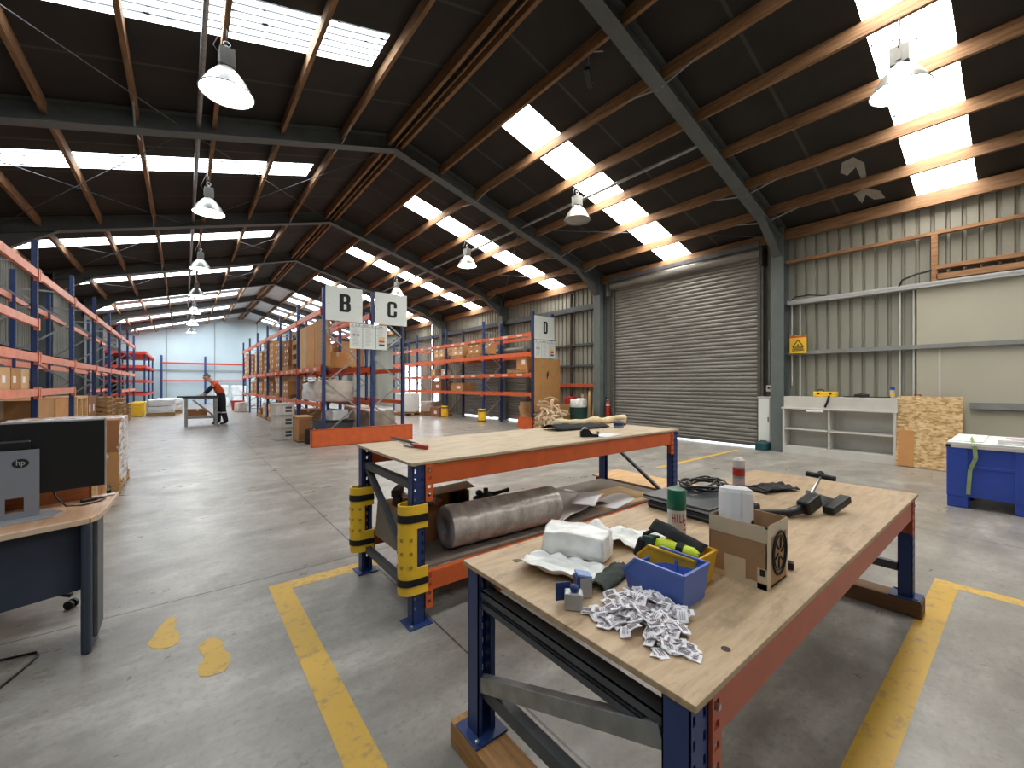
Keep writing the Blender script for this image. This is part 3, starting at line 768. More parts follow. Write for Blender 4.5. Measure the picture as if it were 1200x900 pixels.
# B rack, upper level ---------------------------------------------------
zB = 1.89
for i, (y, mm) in enumerate(((11.22, 'carton'), (12.12, 'carton_orange'), (13.0, 'carton_pale'))):
    carton(2.76, y, zB, .16, .84, 1.16, mm, 'tall flat brown carton on the upper shelf of rack B, %s from its sign end' % ORD[i])
carton(3.24, 11.9, zB, .5, .6, .42, 'carton_orange', 'tan carton behind the tall flat cartons on the upper shelf of rack B')
def crate_mesh(sx, sy, sz):
    g = G(); t = .02
    for x in (-1, 1):
        for y in (-1, 1): g.box((x * (sx / 2 - .03), y * (sy / 2 - .03), sz / 2), (.06, .06, sz))
    for z in (t / 2, sz - t / 2): g.box((0, 0, z), (sx, sy, t))
    for x in (-1, 1): g.box((x * (sx / 2 - .01), 0, sz * .78), (.02, sy, sz * .3))
    for y in (-1, 1): g.box((0, y * (sy / 2 - .01), sz * .3), (sx, .02, sz * .4))
    return g.mesh('wooden_crate', M['pallet'])
cm = crate_mesh(.8, .82, .29)
for k in range(4):
    tag(obj('wooden_crate', cm, None, loc=(3.07, 14.05, zB + .292 * k)), 'open-sided wooden crate on the upper shelf of rack B, %s from the bottom' % ORD[k], 'crate', 'wooden crates on rack B')
BAYN = ['first', 'second', 'third', 'fourth', 'fifth', 'sixth']
def pallet_load(x, y, z, layers, m, where, cx=.78, cy=.4, ch=.21, ny=2, group='cartons on the racks', jit=.012):
    pallet(x, y, z, 'timber pallet under the cartons %s' % where, 1.0, .84, 'loaded pallets on the racks')
    for k in range(layers):
        for j in range(ny):
            yy = y + (j - (ny - 1) / 2) * (cy + .012)
            carton(x + R.uniform(-jit, jit), yy, z + PZ + k * (ch + .002), cx, cy, ch, m,
                   'brown carton %s, %s layer, %s side' % (where, ORD[k], ('near', 'far', 'farthest')[j]), group)
pallet_load(3.07, 15.5, zB, 4, 'carton_dark', 'on rack B top shelf, second bay')
mats = ['carton', 'carton_orange', 'carton_dark', 'carton', 'carton_pale', 'carton_dark', 'carton', 'carton_orange']
k = 0
for b in range(2, 6):
    for j in range(2):
        y = BYS[b] + .75 + 1.33 * j
        pallet_load(3.07, y, zB, 4 if (b + j) % 3 else 5, mats[k % 8], 'on rack B top shelf, %s bay, %s pallet' % (BAYN[b], ORD[j]), ch=.21 if k % 2 else .24); k += 1
for b in range(1, 5):
    for j in range(2):
        if b == 1 and j == 0: continue
        y = BYS[b] + .75 + 1.33 * j
        pallet_load(3.07, y, .99, 2 if j else 3, mats[(k + 3) % 8], 'on rack B lower shelf, %s bay, %s pallet' % (BAYN[b], ORD[j]), ch=.2); k += 1
for b in range(1, 4):
    for j in range(2):
        y = BYS[b] + .75 + 1.33 * j
        pallet_load(3.02, y, 0.002, 2 if (b + j) % 2 else 1, ('carton_pale', 'carton_dark', 'carton')[(b + j) % 3], 'on the floor under rack B, %s bay, %s pallet' % (BAYN[b], ORD[j]), ch=.26); k += 1
# C rack
for j, (y, m) in enumerate(((14.1, 'carton_orange'), (15.5, 'carton_pale'), (17.0, 'carton'))):
    pallet_load(4.26, y, 1.89, 3, m, 'on rack C top shelf, %s pallet' % ORD[j], ch=.26)
# D rack
for j, (y, m) in enumerate(((13.5, 'carton_orange'), (14.7, 'carton_pale'), (16.3, 'carton_pale'))):
    pallet_load(9.2, y, 2.492, 2, m, 'on rack D top shelf, %s pallet' % ORD[j], ch=.2)
carton(9.1, 10.62, 1.945, .5, .55, .5, 'carton_orange', 'single tan carton on the D rack near its sign end'); pallet(9.16, 10.75, 1.806, 'pallet under the single carton on the D rack', 1.1, .84, None)
for y, m, nm in ((16.9, 'kraft', 'small tan carton on the D rack above the bright doorway'), (15.95, 'bulk', 'small pale carton on the D rack beside the closed roller door')):
    carton(9.0, y, 1.806, .3, .36, .3, m, nm)
carton(9.15, 16.6, 1.156, .6, .9, .42, 'carton_dark', 'dark brown carton low on the D rack in front of the bright doorway')
carton(9.2, 14.9, 1.156, .6, .9, .34, 'carton', 'brown carton low on the D rack in front of the smaller roller door')
# left rack
for j in range(4):
    carton(-2.2, 8.35 + .46 * j, 1.372, .55, .42, .31, 'carton_pale' if j % 2 else 'carton', 'tan carton on the left rack above the monitor, %s from the near end' % ORD[j], 'cartons above the monitor')
for j, y in enumerate((10.75, 11.95)):
    pallet(-2.3, y, 0, 'pallet under the %s large carton below the left rack beam' % ORD[j], 1.1, .84)
    carton(-2.28, y, PZ, .8, 1.05, 1.04, ('carton', 'carton_orange')[j], 'large brown carton under the left rack beam, %s from the monitor' % ORD[j])
g = G()
for z in (.14, .62, 1.14): g.box((0, 0, z), (.84, 1.3, .05))
for x in (-.4, .4):
    for y in (-.62, 0, .62): g.box((x, y, .66), (.05, .08, 1.02))
for y in (-.64, .64): g.box((0, y, .66), (.82, .02, .92))
t = thing('wooden_crate', 'pale timber crate with open sides standing under the left rack', 'crate', (-2.26, 13.75, 0))
obj('crate_body', g, M['ply'], t); obj('bearer', G().bx(-.4, .4, -.6, -.5, 0, .12).bx(-.4, .4, .5, .6, 0, .12), M['pallet'], t)
for j in range(2):
    for q in range(2): carton(-2.25, 14.72 + .56 * j, .0 + .575 * q, .84, .54, .572, 'carton_dark', 'dark brown carton on the floor by the left rack, %s column, %s' % (ORD[j], ('lower', 'upper')[q]))
for s, (y, n) in enumerate(((16.4, 8), (17.5, 7), (19.4, 6), (20.5, 7), (22.2, 5))):
    for q in range(n):
        pallet(-2.2 + R.uniform(-.02, .02), y + R.uniform(-.02, .02), .1365 * q, 'pallet in the %s stack along the left rack, %s from the floor' % (ORD[s], ORD[q]), 1.1, .86, 'empty pallets along the left rack', 0)
ym = None
for s, y in enumerate((24.75, 26.3)):
    t = thing('post_guard', 'yellow guard box at the foot of the left rack, %s from the pallets' % ('first', 'second')[s], 'post guard', (-1.62, y, 0))
    obj('shell', G().bx(-.2, .2, -.3, .3, .0, .58), M['yellow'], t, bevel=.03); obj('rim', G().bx(-.22, .22, -.32, .32, .56, .62), M['yellow'], t, bevel=.01)
# ================================================================== work benches made of racking
def bench_upright(h, w=.08, d=.07, plate=True):
    """channel upright, perforated web on the -Y side"""
    g = G(); t = .004
    xs = [-w / 2, -.029, -.017, .017, .029, w / 2]
    for a, b in ((0, 1), (2, 3), (4, 5)): g.bx(xs[a], xs[b], -d / 2, -d / 2 + t, 0, h)
    z = .0; k = .09
    while k < h - .04:
        for a, b in ((1, 2), (3, 4)): g.bx(xs[a], xs[b], -d / 2, -d / 2 + t, z, k)
        z = k + .024; k += .055
    for a, b in ((1, 2), (3, 4)): g.bx(xs[a], xs[b], -d / 2, -d / 2 + t, z, h)
    for s in (-1, 1):
        x = s * w / 2; g.bx(min(x, x - s * t), max(x, x - s * t), -d / 2, d / 2, 0, h)
        g.bx(min(x, x - s * .02), max(x, x - s * .02), d / 2 - t, d / 2, 0, h)
    return g
def post(parent, x, y, h, back, z=0, plate='blue'):
    p = obj('upright', bench_upright(h), M['blue'], parent); p.location = (x, y, z); p.rotation_euler = (0, 0, PI if back else 0)
    f = obj('foot_plate', G().bx(-.075, .075, -.075, .075, 0, .008), M[plate], p, bevel=.002)
    g = G()
    for sx, sy in ((-.055, -.055), (.055, .055)): g.lathe([(.009, .008), (.009, .018), (.005, .02)], (sx, sy, 0), 6)
    obj('anchor_bolt', g, M['zinc'], p)
    return p
def long_beam(parent, x0, x1, y, z1, h, m, s, lip=True):
    """beam along x; s = -1 front face, +1 back"""
    b = obj('beam', G().bx(x0, x1, y - .022, y + .022, z1 - h, z1).bx(x0, x1, y - s * .022, y - s * .03, z1 - h, z1 - .03), M[m], parent, bevel=.003)
    for x, e in ((x0, 1), (x1, -1)):
        g = G(); yy = y + s * .024
        # plate with its row of slots
        a, c = x - .004, x + e * .045; a, c = min(a, c), max(a, c)
        zt, zb_ = z1 + .005, z1 - h - .10
        g.bx(a, a + .012, yy - .004, yy + .002, zb_, zt); g.bx(c - .012, c, yy - .004, yy + .002, zb_, zt)
        q = zb_
        while q < zt - .02:
            g.bx(a + .012, c - .012, yy - .004, yy + .002, q, q + .03); q += .05
        g.bx(x - .003, x + .003, y - .03, y + .03, zb_, zt)
        obj('connector_plate', g, M[m], b)
        obj('bolt', G().tube([(a + .024, yy, z1 - .035), (a + .024, yy + s * .012, z1 - .035)], .008, 6), M['zinc'], b)
    return b

# ---- far bench -------------------------------------------------------
b1 = thing('work_bench', 'farther work bench of blue and orange racking with a lower shelf and yellow leg guards', 'workbench', (1.06, 2.29, 0))
L, D, H = 2.97, .99, .962
P = [post(b1, x, y, H - .004, bk, 0, 'blue') for x in (.05, L - .05) for y, bk in ((.045, False), (D - .045, True))]
obj('bench_top', G().bx(-.005, L + .005, 0, D, H, H + .018), M['ply_top_pale'], b1, bevel=.002)
long_beam(b1, .095, L - .095, .03, H - .004, .125, 'orange', -1); long_beam(b1, .095, L - .095, D - .03, H - .004, .125, 'orange', 1)
long_beam(b1, .095, L - .095, .03, .30, .115, 'orange', -1); long_beam(b1, .095, L - .095, D - .03, .30, .115, 'orange', 1)
obj('shelf_board', G().bx(.10, L - .1, .055, D - .055, .302, .32), M['shelf_board'], b1, bevel=.002)
for x in (.05, L - .05):
    obj('end_rail', G().bx(x - .02, x + .02, .08, D - .08, .80, .845).bx(x - .022, x + .022, .08, D - .08, .842, .848), M['galv_dark'], b1)
    obj('end_rail', G().bx(x - .02, x + .02, .08, D - .08, .16, .205), M['galv_dark'], b1)
obj('diagonal_brace', G().bar((.05, D - .09, .80), (.05, .09, .26), .03, .03, (1, 0, 0)).bar((.068, D - .09, .80), (.068, .09, .26), .006, .03, (1, 0, 0)), M['galv_dark'], b1)
obj('diagonal_brace', G().bar((L - .05, D - .09, .80), (L - .05, .09, .26), .03, .03, (1, 0, 0)), M['galv_dark'], b1)
obj('support_rail', G().bx(.6, .66, .05, D - .05, .86, .95).bx(1.5, 1.56, .05, D - .05, .86, .95).bx(2.4, 2.46, .05, D - .05, .86, .95), M['galv_dark'], b1)

def leg_guard(parent, x, y, z0, z1, label):
    """yellow wrap-round guard with a window on the aisle face"""
    t = thing('post_guard', label, 'post guard', (x, y, z0))
    hw, hd = .062, .06
    prof = [(.05, -hd), (.02, -hd), (-.02, -hd)] + [(-.03 + .075 * math.cos(a), hd * math.sin(a)) for a in [(-PI / 2 - PI * i / 10) for i in range(11)]] + [(-.02, hd), (.02, hd), (.05, hd)]
    n = len(prof); H_ = z1 - z0
    zs = [0, .06, .10, .16, .34 * H_ / .5, .36, H_ - .14, H_ - .10, H_ - .06, H_]
    zs = sorted(zs); g = G()
    vs = [(px, py, z) for z in zs for px, py in prof]; fs = []
    for k in range(len(zs) - 1):
        for i in range(n - 1):
            zm = (zs[k] + zs[k + 1]) / 2
            if .16 < zm < H_ - .14 and i in (0, 1): continue
            fs.append((k * n + i, k * n + i + 1, (k + 1) * n + i + 1, (k + 1) * n + i))
    g.add(vs, fs)
    obj('shell', g, M['yellow'], t, solid=.012, bevel=.002)
    for a, b in ((.055, .095), (H_ - .10, H_ - .055)):
        g = G(); p2 = [(px * 1.0 + (-.009 if px < -.03 else 0), py * 1.13) for px, py in prof]
        g.add([(px, py, z) for z in (a, b) for px, py in p2], [(i, i + 1, n + i + 1, n + i) for i in range(n - 1)])
        obj('strap', g, M['black'], t, solid=.004)
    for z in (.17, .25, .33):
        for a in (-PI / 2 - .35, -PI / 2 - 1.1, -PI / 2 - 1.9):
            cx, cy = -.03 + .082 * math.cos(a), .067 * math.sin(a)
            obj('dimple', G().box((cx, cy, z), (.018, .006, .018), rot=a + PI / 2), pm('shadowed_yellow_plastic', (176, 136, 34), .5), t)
    return t
leg_guard(b1, 1.105, 2.335, .20, .73, 'yellow plastic leg guard with black straps on the near left leg of the farther bench')
leg_guard(b1, 1.105, 3.235, .17, .66, 'yellow plastic leg guard with black straps on the back left leg of the farther bench')
# plywood sheet poking out past the right end of that bench
struct_free = thing('plywood_sheet', 'pale plywood sheet lying on bearers past the right end of the farther bench', 'plywood', (4.12, 2.28, 0))
obj('sheet', G().bx(0, .52, 0, 1.25, .27, .29), M['ply'], struct_free, bevel=.002)
obj('bearer', G().bx(.02, .12, .02, 1.2, 0, .27), M['dark_timber'], struct_free); obj('bearer', G().bx(.36, .46, .02, 1.2, 0, .27), M['dark_timber'], struct_free)

# ---- near bench ------------------------------------------------------
b2 = thing('work_bench', 'nearer low work bench of blue and orange racking standing on timber skids', 'workbench', (.87, .455, 0))
L2, D2_, H2 = 2.79, .955, .732
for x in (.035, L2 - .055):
    s = obj('timber_skid', G().bx(x - .065, x + .075, -.03, D2_ + .05, 0, .10), M['skid' if x < 1 else 'skid_shade'], b2, bevel=.006)
for x in (.045, L2 - .045):
    for y, bk in ((.05, False), (D2_ - .065, True)): post(b2, x, y, H2 - .102, bk, .10, 'blue')
obj('bench_top', G().bx(0, L2, 0, D2_, H2, H2 + .018), M['ply_top'], b2, bevel=.002)
long_beam(b2, .09, L2 - .09, .035, H2 - .002, .12, 'orange_dull', -1); long_beam(b2, .09, L2 - .09, D2_ - .035, H2 - .002, .12, 'orange_dull', 1)
for x in (.045, L2 - .045):
    for z in (.662, .622): obj('end_rail', G().bx(x - .026, x + .026, .09, D2_ - .10, z - .004, z).bx(x - .026, x - .022, .09, D2_ - .10, z - .026, z).bx(x + .022, x + .026, .09, D2_ - .10, z - .026, z), M['galv_dark'], b2)
    g = G().bx(x - .02, x + .02, .09, D2_ - .1, .25, .30); obj('end_rail', g, M['galv_dark'], b2)
obj('diagonal_brace', G().bar((.03, D2_ - .09, .30), (.03, .09, .615), .035, .055, (0, 0, 1)), M['galv'], b2, bevel=.002)
obj('diagonal_brace', G().bar((L2 - .03, D2_ - .09, .30), (L2 - .03, .09, .50), .03, .045, (0, 0, 1)), M['galv_dark'], b2, bevel=.002)
g = G(); g.lathe([(.012, 0), (.012, .001)], (.252, .05, H2 + .0178), 14); obj('knot_hole', g, M['dark_timber'], b2)
T2 = .7502; T1 = .9802

# ================================================================== things on the near bench
def hopper_bin(name, label, x0, x1, y0, y1, h, m):
    """open parts bin; its lowered hopper mouth faces +Y"""
    t = thing(name, label, 'parts bin', ((x0 + x1) / 2, (y0 + y1) / 2, T2))
    w, l = (x1 - x0) / 2, (y1 - y0) / 2; f = .012; th = .0035
    def sec(y, z): k = 1 + f * z / h / w * 1.0; return w * k
    zf = h * .55
    # outline per side: bottom, rim
    B = [(-w, -l), (w, -l), (w, l), (-w, l)]
    T = [(-w - f, -l - f), (w + f, -l - f), (w + f, l - .035), (-w - f, l - .035)]
    g = G()
    V = [(*B[0], 0), (*B[1], 0), (*B[2], 0), (*B[3], 0), (*T[0], h), (*T[1], h), (*T[2], h), (*T[3], h), (w + f, l + .012, zf), (-w - f, l + .012, zf)]
    g.add(V, [(0, 3, 2, 1), (0, 1, 5, 4), (1, 2, 8, 6, 5), (3, 0, 4, 7, 9), (2, 3, 9, 8)])
    obj('tray', g, M[m], t, solid=.004, bevel=.001)
    g = G(); pts = [V[7], V[4], V[5], V[6], V[8], V[9]]
    for i in range(6): g.bar(pts[i], pts[(i + 1) % 6], .009, .008)
    obj('rim', g, M[m], t)
    obj('stacking_rib', G().bx(-w - .002, -w + .001, -.004, .004, .01, h * .8).bx(w - .001, w + .002, -.004, .004, .01, h * .8), M[m], t)
    return t
hopper_bin('parts_bin', 'empty blue plastic parts bin in front of the yellow one on the near bench', 1.203, 1.335, .672, .868, .112, 'blue_bin')
hopper_bin('parts_bin', 'yellow plastic parts bin holding tools between the blue bin and the carton', 1.352, 1.478, .715, .915, .105, 'yellow_bin')
# tools in the yellow bin
t = thing('cordless_tool', 'lime yellow and black hand tool lying in the yellow bin', 'tool', (1.415, .815, T2 + .085), 0, None, (math.radians(-6), math.radians(5), 0))
obj('casing', G().tube([(.01, -.085, .0), (.012, -.06, .004), (.01, .02, .01), (0, .075, .012)], [.009, .02, .026, .024], 12), M['hivis'], t, smooth=True)
obj('grip_band', G().tube([(.011, -.03, .006), (.0105, -.005, .008)], [.0268, .028], 12), M['black'], t)
obj('nose', G().tube([(.01, -.085, 0), (.01, -.102, -.002)], [.010, .006], 10), M['black'], t)
obj('battery_block', G().box((-.002, .10, .018), (.05, .05, .045)), M['tub_green'], t, bevel=.006)
obj('trigger_grip', G().bar((-.02, .125, .03), (-.028, .15, -.04), .03, .03), M['black'], t, bevel=.008)
t = thing('cloth_pouch', 'black cloth tool pouch draped over the back of the yellow bin', 'pouch', (1.462, .86, T2 + .105))
g = G(); g.grid(14, 10, lambda u, v: crumple((-.045 + .09 * u, .07 - .20 * v, .035 * math.sin(PI * u) * (1.1 - .9 * v) + .028 * (1 - v)), .012, 14, 3))
obj('cloth', g, M['black_cloth'], t, smooth=True, solid=.004)
obj('strap', G().tube([(-.03, .05, .03), (-.05, .085, .01), (-.055, .10, -.05)], .008, 6), M['black'], t)
# spray can
def rad_text(body, r, size, mat, parent, z, a0, sx):
    """letters set one by one around a cylinder"""
    step = size * sx * .62 / r
    for i, ch in enumerate(body):
        a = a0 + (i - (len(body) - 1) / 2) * step
        text(ch, size, mat, parent, (r * math.cos(a), r * math.sin(a), z), (PI / 2, 0, a + PI / 2), sx, .0006, 'lettering', .0003)
t = thing('spray_can', 'spray paint can with a dark green cap standing behind the yellow bin', 'spray can', (1.62, .93, T2))
obj('can_body', G().lathe([(.035, 0), (.037, .004), (.037, .176), (.034, .184)], n=28), M['can_white'], t, smooth=False)
obj('cap', G().lathe([(.0375, .178), (.0385, .182), (.037, .252), (.033, .260), (.0, .261)], n=28), M['green_cap'], t)
rad_text('HILL', .0378, .052, M['red'], t, .145, math.radians(-137), .42)
g = G()
for i in range(5): 
    a = math.radians(-95); g.box((.0372 * math.cos(a), .0372 * math.sin(a), .06 + .02 * i), (.012, .0015, .006), rot=a + PI / 2)
obj('side_print', g, M['red'], t)
for o in t.children:
    if o.type == 'MESH': smooth_by_angle(o, 35)
# carton with a white roll in it
t = thing('carton', 'open brown taped carton with a round black mark on the near bench', 'carton', (1.638, .657, T2))
w, l, h = .095, .098, .214
g = G(); a = .004
for s in (-1, 1):
    g.box((s * (w - a / 2), 0, h / 2), (a, 2 * l, h)); g.box((0, s * (l - a / 2), h / 2), (2 * w, a, h))
g.box((0, 0, .003), (2 * w, 2 * l, .006))
obj('box_wall', g, pm('greyish_brown_cardboard', (158, 124, 90), .75, 0, .12, 5), t)
g = G()
for (x0, x1, y0, y1) in ((-w - .001, -w + .0005, -l, l),): g.bx(x0, x1, y0, y1, h - .055, h)
g.bx(-w - .0012, -w + .0005, -l, l, 0, .02); g.bx(-w - .0014, -w + .0005, -.03, .042, 0, .085); g.bx(-w - .0012, -w + .0005, -l, -l + .03, 0, .07)
g.bx(-w, -w + .03, -l - .001, -l + .0005, 0, h).bx(-w + .03, w, -l - .001, -l + .0005, h - .04, h).bx(w - .02, w, -l - .0009, -l + .0006, 0, h)
obj('packing_tape', g, M['tape'], t)
g = G(); g.tube([(.012 + .062 * math.cos(q), -l - .002, .105 + .075 * math.sin(q)) for q in [2 * PI * i / 28 for i in range(28)]], .004, 5, closed=True)
g.tube([(.012 + .048 * math.cos(q), -l - .002, .105 + .06 * math.sin(q)) for q in [2 * PI * i / 28 for i in range(28)]], .002, 5, closed=True)
for q in range(6):
    q0 = q * PI / 3; g.bar((.012 + .012 * math.cos(q0), -l - .0015, .105 + .015 * math.sin(q0)), (.012 + .044 * math.cos(q0 + .3), -l - .0015, .105 + .054 * math.sin(q0 + .3)), .002, .006, (0, 1, 0))
obj('round_mark', g, M['ink'], t)
obj('corner_mark', G().bx(-w - .0016, -w + .001, -l + .004, -l + .022, .045, .068), M['ink'], t); obj('green_corner', G().bx(-w - .001, -w + .006, -l - .001, -l + .006, h - .006, h + .001), M['green_cap'], t)
t = thing('plastic_roll', 'white ribbed plastic roll with a dark line, leaning in the open carton', 'roll', (1.600, .685, T2 + .022), 0, None, (math.radians(-4), math.radians(9), math.radians(0)))
g = G(); n = 40; pr = []
for i in range(n):
    a = 2 * PI * i / n; r = .058 + (.0022 if i % 4 < 2 else 0) * (1 if 20 < i < 40 else 0); pr.append((r * math.cos(a), r * math.sin(a)))
g.prism(pr, .27); g.lathe([(.058, .268), (.055, .284), (.035, .294), (0, .295)], n=40)
obj('roll_body', g, M['paper'], t)
obj('dark_line', G().box((-.060 * math.cos(.75), -.060 * math.sin(.75), .14), (.003, .0025, .27), rot=.75), M['label_ink'], t)
obj('round_badge', G().lathe([(.012, 0), (.012, .0015)], (0, 0, 0), 16, Matrix.Rotation(PI / 2, 3, 'X')), M['ink'], t, loc=(-.002, -.0605, .168))
# tall can behind
t = thing('spray_can', 'pale spray can with a red band and a clear cap behind the carton', 'spray can', (2.86, 1.205, T2))
obj('can_body', G().lathe([(.034, 0), (.036, .004), (.036, .15), (.032, .158)], n=20), M['galv'], t); obj('red_band', G().lathe([(.0365, .10), (.0365, .145)], n=20), M['red'], t)
obj('cap', G().lathe([(.0365, .156), (.0365, .2), (.02, .215), (.0, .216)], n=20), M['paper_grey'], t)
obj('grey_band', G().lathe([(.0366, .03), (.0366, .085)], n=20), M['label_ink'], t)
for o in t.children: smooth_by_angle(o, 35)
# white bags ---------------------------------------------------------
def pillow(sx, sy, sz, amp, seed, n=14, flat=.0, sc=9):
    """box with softly puffed, creased faces standing on z = 0"""
    g = G(); me = []
    import itertools
    def face(o, du, dv):
        def fn(u, v):
            p = Vector(o) + Vector(du) * u + Vector(dv) * v
            c = Vector((0, 0, .5)); q = p - c
            # squash corners
            rr = max(abs(q.x), abs(q.y), abs(q.z)); bul = 1 - .08 * (abs(q.x) * abs(q.y) * 4 + abs(q.z) * abs(q.x) * 2 + abs(q.z) * abs(q.y) * 2) * .6
            p = c + q * bul
            s = Vector((p.x * sx, p.y * sy, p.z * sz))
            k = 1.0 if p.z > .12 else p.z / .12
            s = s + noise.noise_vector(s * sc + Vector((seed, seed * 2, 0))) * amp * max(.15, k)
            s = s + noise.noise_vector(s * sc * 3.2 + Vector((seed, 5, 0))) * amp * .35 * max(.1, k)
            s.z = max(s.z, 0.001); return s
        g.grid(n, n, fn)
    h = .5
    face((-h, -h, 0), (1, 0, 0), (0, 0, 1)); face((h, -h, 0), (0, 1, 0), (0, 0, 1)); face((h, h, 0), (-1, 0, 0), (0, 0, 1)); face((-h, h, 0), (0, -1, 0), (0, 0, 1))
    face((-h, -h, 1), (1, 0, 0), (0, 1, 0)); face((-h, h, 0), (1, 0, 0), (0, -1, 0))
    return g
def soft(name, label, cat, loc, rz, dims, amp, seed, m, rot=None, sc=9):
    g = pillow(*dims, amp, seed, sc=sc); o = obj(name, g, M[m], None, loc=loc, rot=rot or (0, 0, rz), smooth=True)
    # weld the six faces
    w = o.modifiers.new('weld', 'WELD'); w.merge_threshold = .0012
    return tag(o, label, cat)
soft('plastic_bag', 'plump white plastic bag on the left part of the near bench', 'bag', (1.262, 1.165, T2 + .008), math.radians(-64), (.275, .14, .10), .012, 2, 'bag')
def sheet(name, label, cat, loc, rz, sx, sy, fn, m, n=(24, 18), th=.002, group=None):
    g = G(); g.grid(n[0], n[1], lambda u, v: (sx * (u - .5), sy * (v - .5), max(.003, fn(u, v))))
    return tag(obj(name, g, M[m], None, loc=loc, rot=(0, 0, rz), smooth=True, solid=th), label, cat, group)
def nz(x, y, s, seed): return noise.noise(Vector((x * s, y * s, seed)))
sheet('plastic_bag', 'flat empty white plastic bag at the left edge of the near bench', 'bag', (1.10, 1.10, T2), math.radians(-66), .30, .19,
      lambda u, v: .012 + .03 * abs(nz(u, v, 4, 1)) + .02 * math.exp(-((u - .1) ** 2 + (v - .2) ** 2) * 20) + .03 * max(0, .15 - v) / .15, 'bag')
sheet('plastic_bag', 'crumpled thin white sheet behind the yellow bin on the near bench', 'bag', (1.53, 1.14, T2), math.radians(-58), .36, .22,
      lambda u, v: .006 + .05 * abs(nz(u, v, 3.2, 9)) + .02 * abs(nz(u, v, 9, 4)), 'bag', (30, 22))
sheet('work_glove', 'dark grey-green cloth glove lying beside the blue bin', 'glove', (1.20, .945, T2), math.radians(12), .22, .085,
      lambda u, v: .008 + .022 * math.sin(PI * v) * (1 - .5 * u) + .01 * nz(u, v, 7, 2), 'glove_grey', (20, 10), .004)
# tape dispensers
def dispenser(label, loc, rz):
    t = thing('tape_dispenser', label, 'tape dispenser', loc, rz)
    g = G(); cp = [(-.028, -.02), (.028, -.026), (.031, .02), (-.026, .022)]
    g.prism(cp, .052); obj('grip_block', g, M['silver_trim'], t, bevel=.004)
    obj('blue_roller', G().lathe([(.0, .05), (.012, .052), (.0145, .06), (.012, .07), (0, .074)], (.004, 0, 0), 16), M['blue'], t, smooth=True)
    obj('side_plate', G().box((-.030, .032, .036), (.05, .006, .058), rot=.3), M['blue'], t, bevel=.002)
    return t
dispenser('small grey tape dispenser with a blue roller at the edge of the near bench', (.955, .895, T2), math.radians(-42))
t = thing('tape_dispenser', 'upright grey tape dispenser with a pale blue lid beside the label pile', 'tape dispenser', (1.035, .925, T2), math.radians(-30))
obj('grip_block', G().prism([(-.026, -.02), (.024, -.022), (.028, .02), (-.026, .02)], .068), M['silver_trim'], t, bevel=.004)
obj('lid', G().box((0, 0, .072), (.05, .042, .008), mat=Matrix.Rotation(.22, 3, 'Y')), pm('pale_blue_plastic', (128, 152, 200), .4), t, bevel=.002)
obj('blue_side', G().box((-.022, .0, .036), (.012, .044, .066)), M['blue'], t, bevel=.002)
# the heap of printed labels: each one an object
lm = []
for s in range(3):
    g = G(); g.grid(4, 3, lambda u, v, s=s: (.044 * (u - .5), .030 * (v - .5), .0028 + .0035 * math.sin(PI * u) * (s - .6) * .8 + .0012 * math.sin(5 * v + s)))
    n0 = len(g.v); me_v = list(g.v)
    g.add([(x, y, z - .0022) for x, y, z in me_v], [tuple(reversed(f)) for f in [tuple(q) for q in g.f]])
    g.cur = 1
    for q in (-.007, 0.0, .006): g.bx(-.014, .012, q - .0007, q + .0007, .0034 + .001 * s, .0046 + .0022 * s)
    lm.append(g.mesh('label_packet', [M['label'], M['label_ink']]))
cen = [(1.10, .745, 1.0), (1.045, .70, .8), (1.08, .64, .5), (1.02, .60, .35), (1.15, .69, .7), (.995, .80, .6), (1.17, .775, .7), (1.06, .775, 1.0)]
for i in range(235):
    cx, cy, hh = R.choice(cen)
    x = cx + R.gauss(0, .026); y = cy + R.gauss(0, .030)
    # keep clear of the blue bin and of the edges
    if x > 1.178 and y > .64: x = 1.178 - R.uniform(0, .03)
    d = math.hypot((x - 1.09) / .10, (y - .73) / .13); hmax = max(0.0, .054 * (1 - d * .62))
    z = T2 + R.uniform(0, 1) ** .6 * hmax
    tl = .42 if z - T2 > .006 else .08
    o = bpy.data.objects.new('label_packet', lm[i % 3]); C.objects.link(o); o.location = (x, y, z)
    o.rotation_euler = (R.uniform(-tl, tl), R.uniform(-tl, tl), R.uniform(0, 6.28))
    tag(o, 'small white printed label packet in the loose heap before the blue bin', 'label packet', 'label packets heaped on the near bench')
# laptop on a case, cable, gloves, clamp tool
t = thing('laptop', 'closed grey laptop with a pale edge lying under a coil of black cable', 'laptop', (2.27, 1.19, T2 + .045), math.radians(-2))
obj('base', G().bx(-.21, .21, -.19, .20, 0, .014), M['silver'], t, bevel=.005); obj('lid', G().bx(-.21, .21, -.19, .20, .016, .026), pm('dark_grey_laptop_lid', (72, 76, 80), .35, .3), t, bevel=.004)
obj('hinge', G().tube([(-.16, .2, .015), (.16, .2, .015)], .007, 8), M['black'], t)
t = thing('laptop_case', 'black laptop case under the grey laptop', 'case', (2.28, 1.16, T2), math.radians(-2))
obj('case_body', G().bx(-.22, .22, -.22, .2, 0, .042), M['black_cloth'], t, bevel=.012); obj('zip', G().bx(-.222, -.219, -.2, .18, .018, .024), M['galv_dark'], t)
g = G(); pts = []
for i in range(150):
    a = i * .33; r = .115 + .035 * math.sin(i * .37) ; pts.append((r * math.cos(a) * 1.25, r * math.sin(a) * .8, .012 + .028 * (i / 150) + .012 * math.sin(i * .9)))
g.tube(pts, .0055, 6)
g.tube([(.12, -.05, .01), (.2, -.12, .006), (.26, -.2, .006), (.2, -.28, .006)], .0055, 6)
